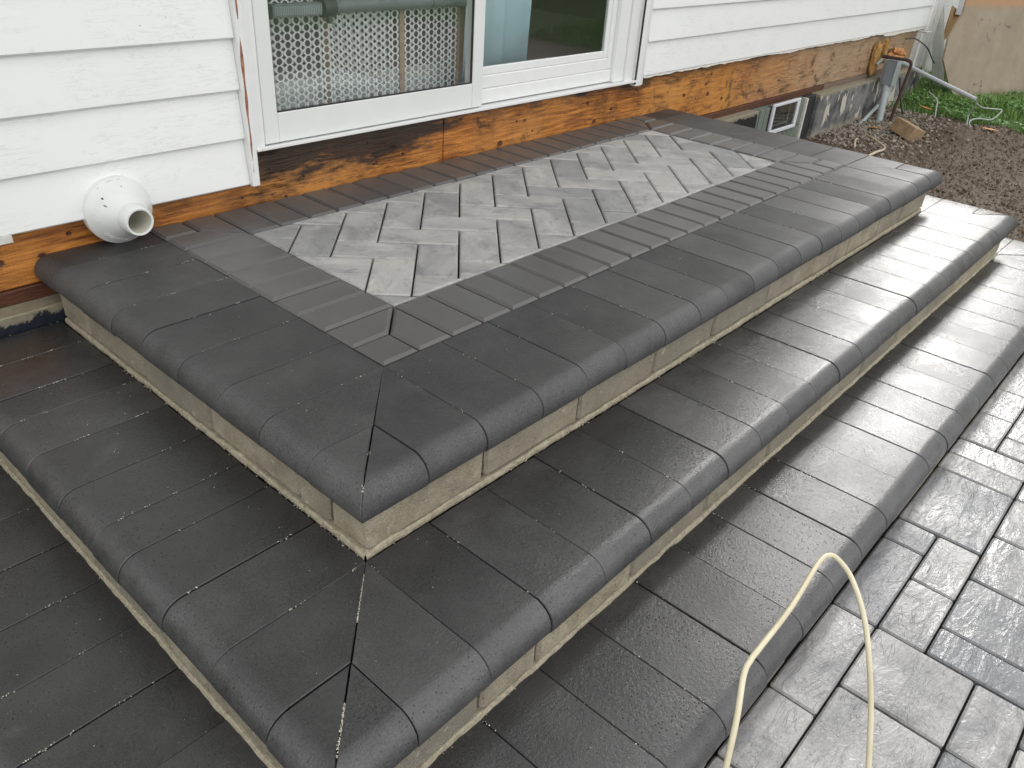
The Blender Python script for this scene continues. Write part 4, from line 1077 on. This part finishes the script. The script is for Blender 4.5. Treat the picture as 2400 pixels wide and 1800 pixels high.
def fallen(name, x, y, r, mat, label, cat, seed, grp=None):
    bm = bmesh.new(); n = 14; c = bm.verts.new((0, 0, .01)); ring = []
    for k in range(n):
        a = k * 2 * math.pi / n; rr = r * (1 + .5 * mnoise.noise(Vector((math.cos(a) * 2, math.sin(a) * 2, seed)))) * (1.5 if k % 7 == 0 else 1)
        ring.append(bm.verts.new((rr * math.cos(a), rr * .6 * math.sin(a), .012 * mnoise.noise(Vector((k, seed, 0))) + .012)))
    for k in range(n): bm.faces.new((c, ring[k], ring[(k + 1) % n]))
    me = bpy.data.meshes.new(name); bm.to_mesh(me); bm.free()
    o = link(name, me, mat, loc=(x, y, zg(x, y) + .012), rot=(U(-.2, .2), U(-.2, .2), U(0, 6)))
    md = o.modifiers.new('solid', 'SOLIDIFY'); md.thickness = .0015
    return tag(o, label, cat, grp)
fallen('fallen_leaf', 5.72, .66, .05, M['leafo'], 'orange fallen leaf at the edge of the grass behind the gravel', 'leaf', 1, 'fallen leaves')
fallen('fallen_leaf', 5.50, .15, .04, M['leafo'], 'orange fallen leaf beside the looped grey wire', 'leaf', 2, 'fallen leaves')
fallen('fallen_leaf', 4.98, .74, .04, M['leafo'], 'brown-orange fallen leaf on the gravel by the open conduit end', 'leaf', 3, 'fallen leaves')
hk = MB().tube(spline([(4.92, .82, -.385), (4.80, .74, -.375), (4.62, .60, -.36), (4.52, .50, -.375), (4.35, .49, -.37), (4.2, .50, -.38)]), .003, 6, .009)
hko = link('dry_husk', hk.me(), M['husk'], smooth=60); hko.scale = (1, 1, 1); tag(hko, 'dry pale stalk curling over the gravel beside the landing', 'dry stalk')
hk = MB().tube(spline([(4.32, .62, -.365), (4.42, .66, -.345), (4.54, .69, -.36)]), .007, 6)
tag(link('dry_husk', hk.me(), M['husk'], smooth=60), 'short curled dry husk on the soil nearest the landing', 'dry stalk')

# ------------------------------------------------------------------ cream cord looping in the foreground
CORD = [(-0.1222, -0.9256, -0.3), (-0.1286, -0.9236, -0.24), (-0.0813, -0.9044, -0.19), (-0.0238, -0.8795, -0.165), (0.0067, -0.8742, -0.16), (0.0382, -0.8737, -0.158), (0.1528, -0.8717, -0.155), (0.287, -0.8608, -0.15), (0.3214, -0.8665, -0.15), (0.3283, -0.8827, -0.155), (0.314, -0.9146, -0.165), (0.2769, -0.9549, -0.185), (0.2375, -0.99, -0.215), (0.1691, -1.0378, -0.27), (0.1032, -1.077, -0.33), (0.06, -1.1075, -0.39)]
cd = link('rubber_cord', MB().tube(spline(CORD, 10), .0048, 14).me(), M['cord'], smooth=60)
tag(cd, 'cream rubber cord bent into a tall loop over the lowest step edge', 'cord')
nb = thing('sky_blocker_house', 'unseen pale grey house added beyond the lawn to block low sky reflections', 'house', (15, -2, -.4))  # added out of view: blocks low sky so the far treads reflect grey
for k in range(26): link('siding_board', MB().box((14.0 - .004 * (k % 2), -9, -.5 + k * .18), (14.1, 6, -.5 + k * .18 + .179), .003).me(), M['greysiding'], nb)
link('roof', mesh([(13.6, -9.5, 4.1), (13.6, 6.5, 4.1), (18, 6.5, 6.6), (18, -9.5, 6.6), (22.4, 6.5, 4.1), (22.4, -9.5, 4.1)], [(0, 3, 2, 1), (3, 5, 4, 2), (0, 5, 3), (1, 2, 4), (0, 1, 4, 5)]), M['darkgrey'], nb)
box('wall', (14.11, -9, -.5), (22, 6, 4.09), M['greysiding'], nb)
for y in (-6.5, -3.0, 1.5):
    f = box('window', (13.93, y, 1.0), (13.99, y + 1.2, 2.4), M['winframe'], nb, .01); box('pane', (13.92, y + .08, 1.08), (13.929, y + 1.12, 2.32), M['darkroom'], f)
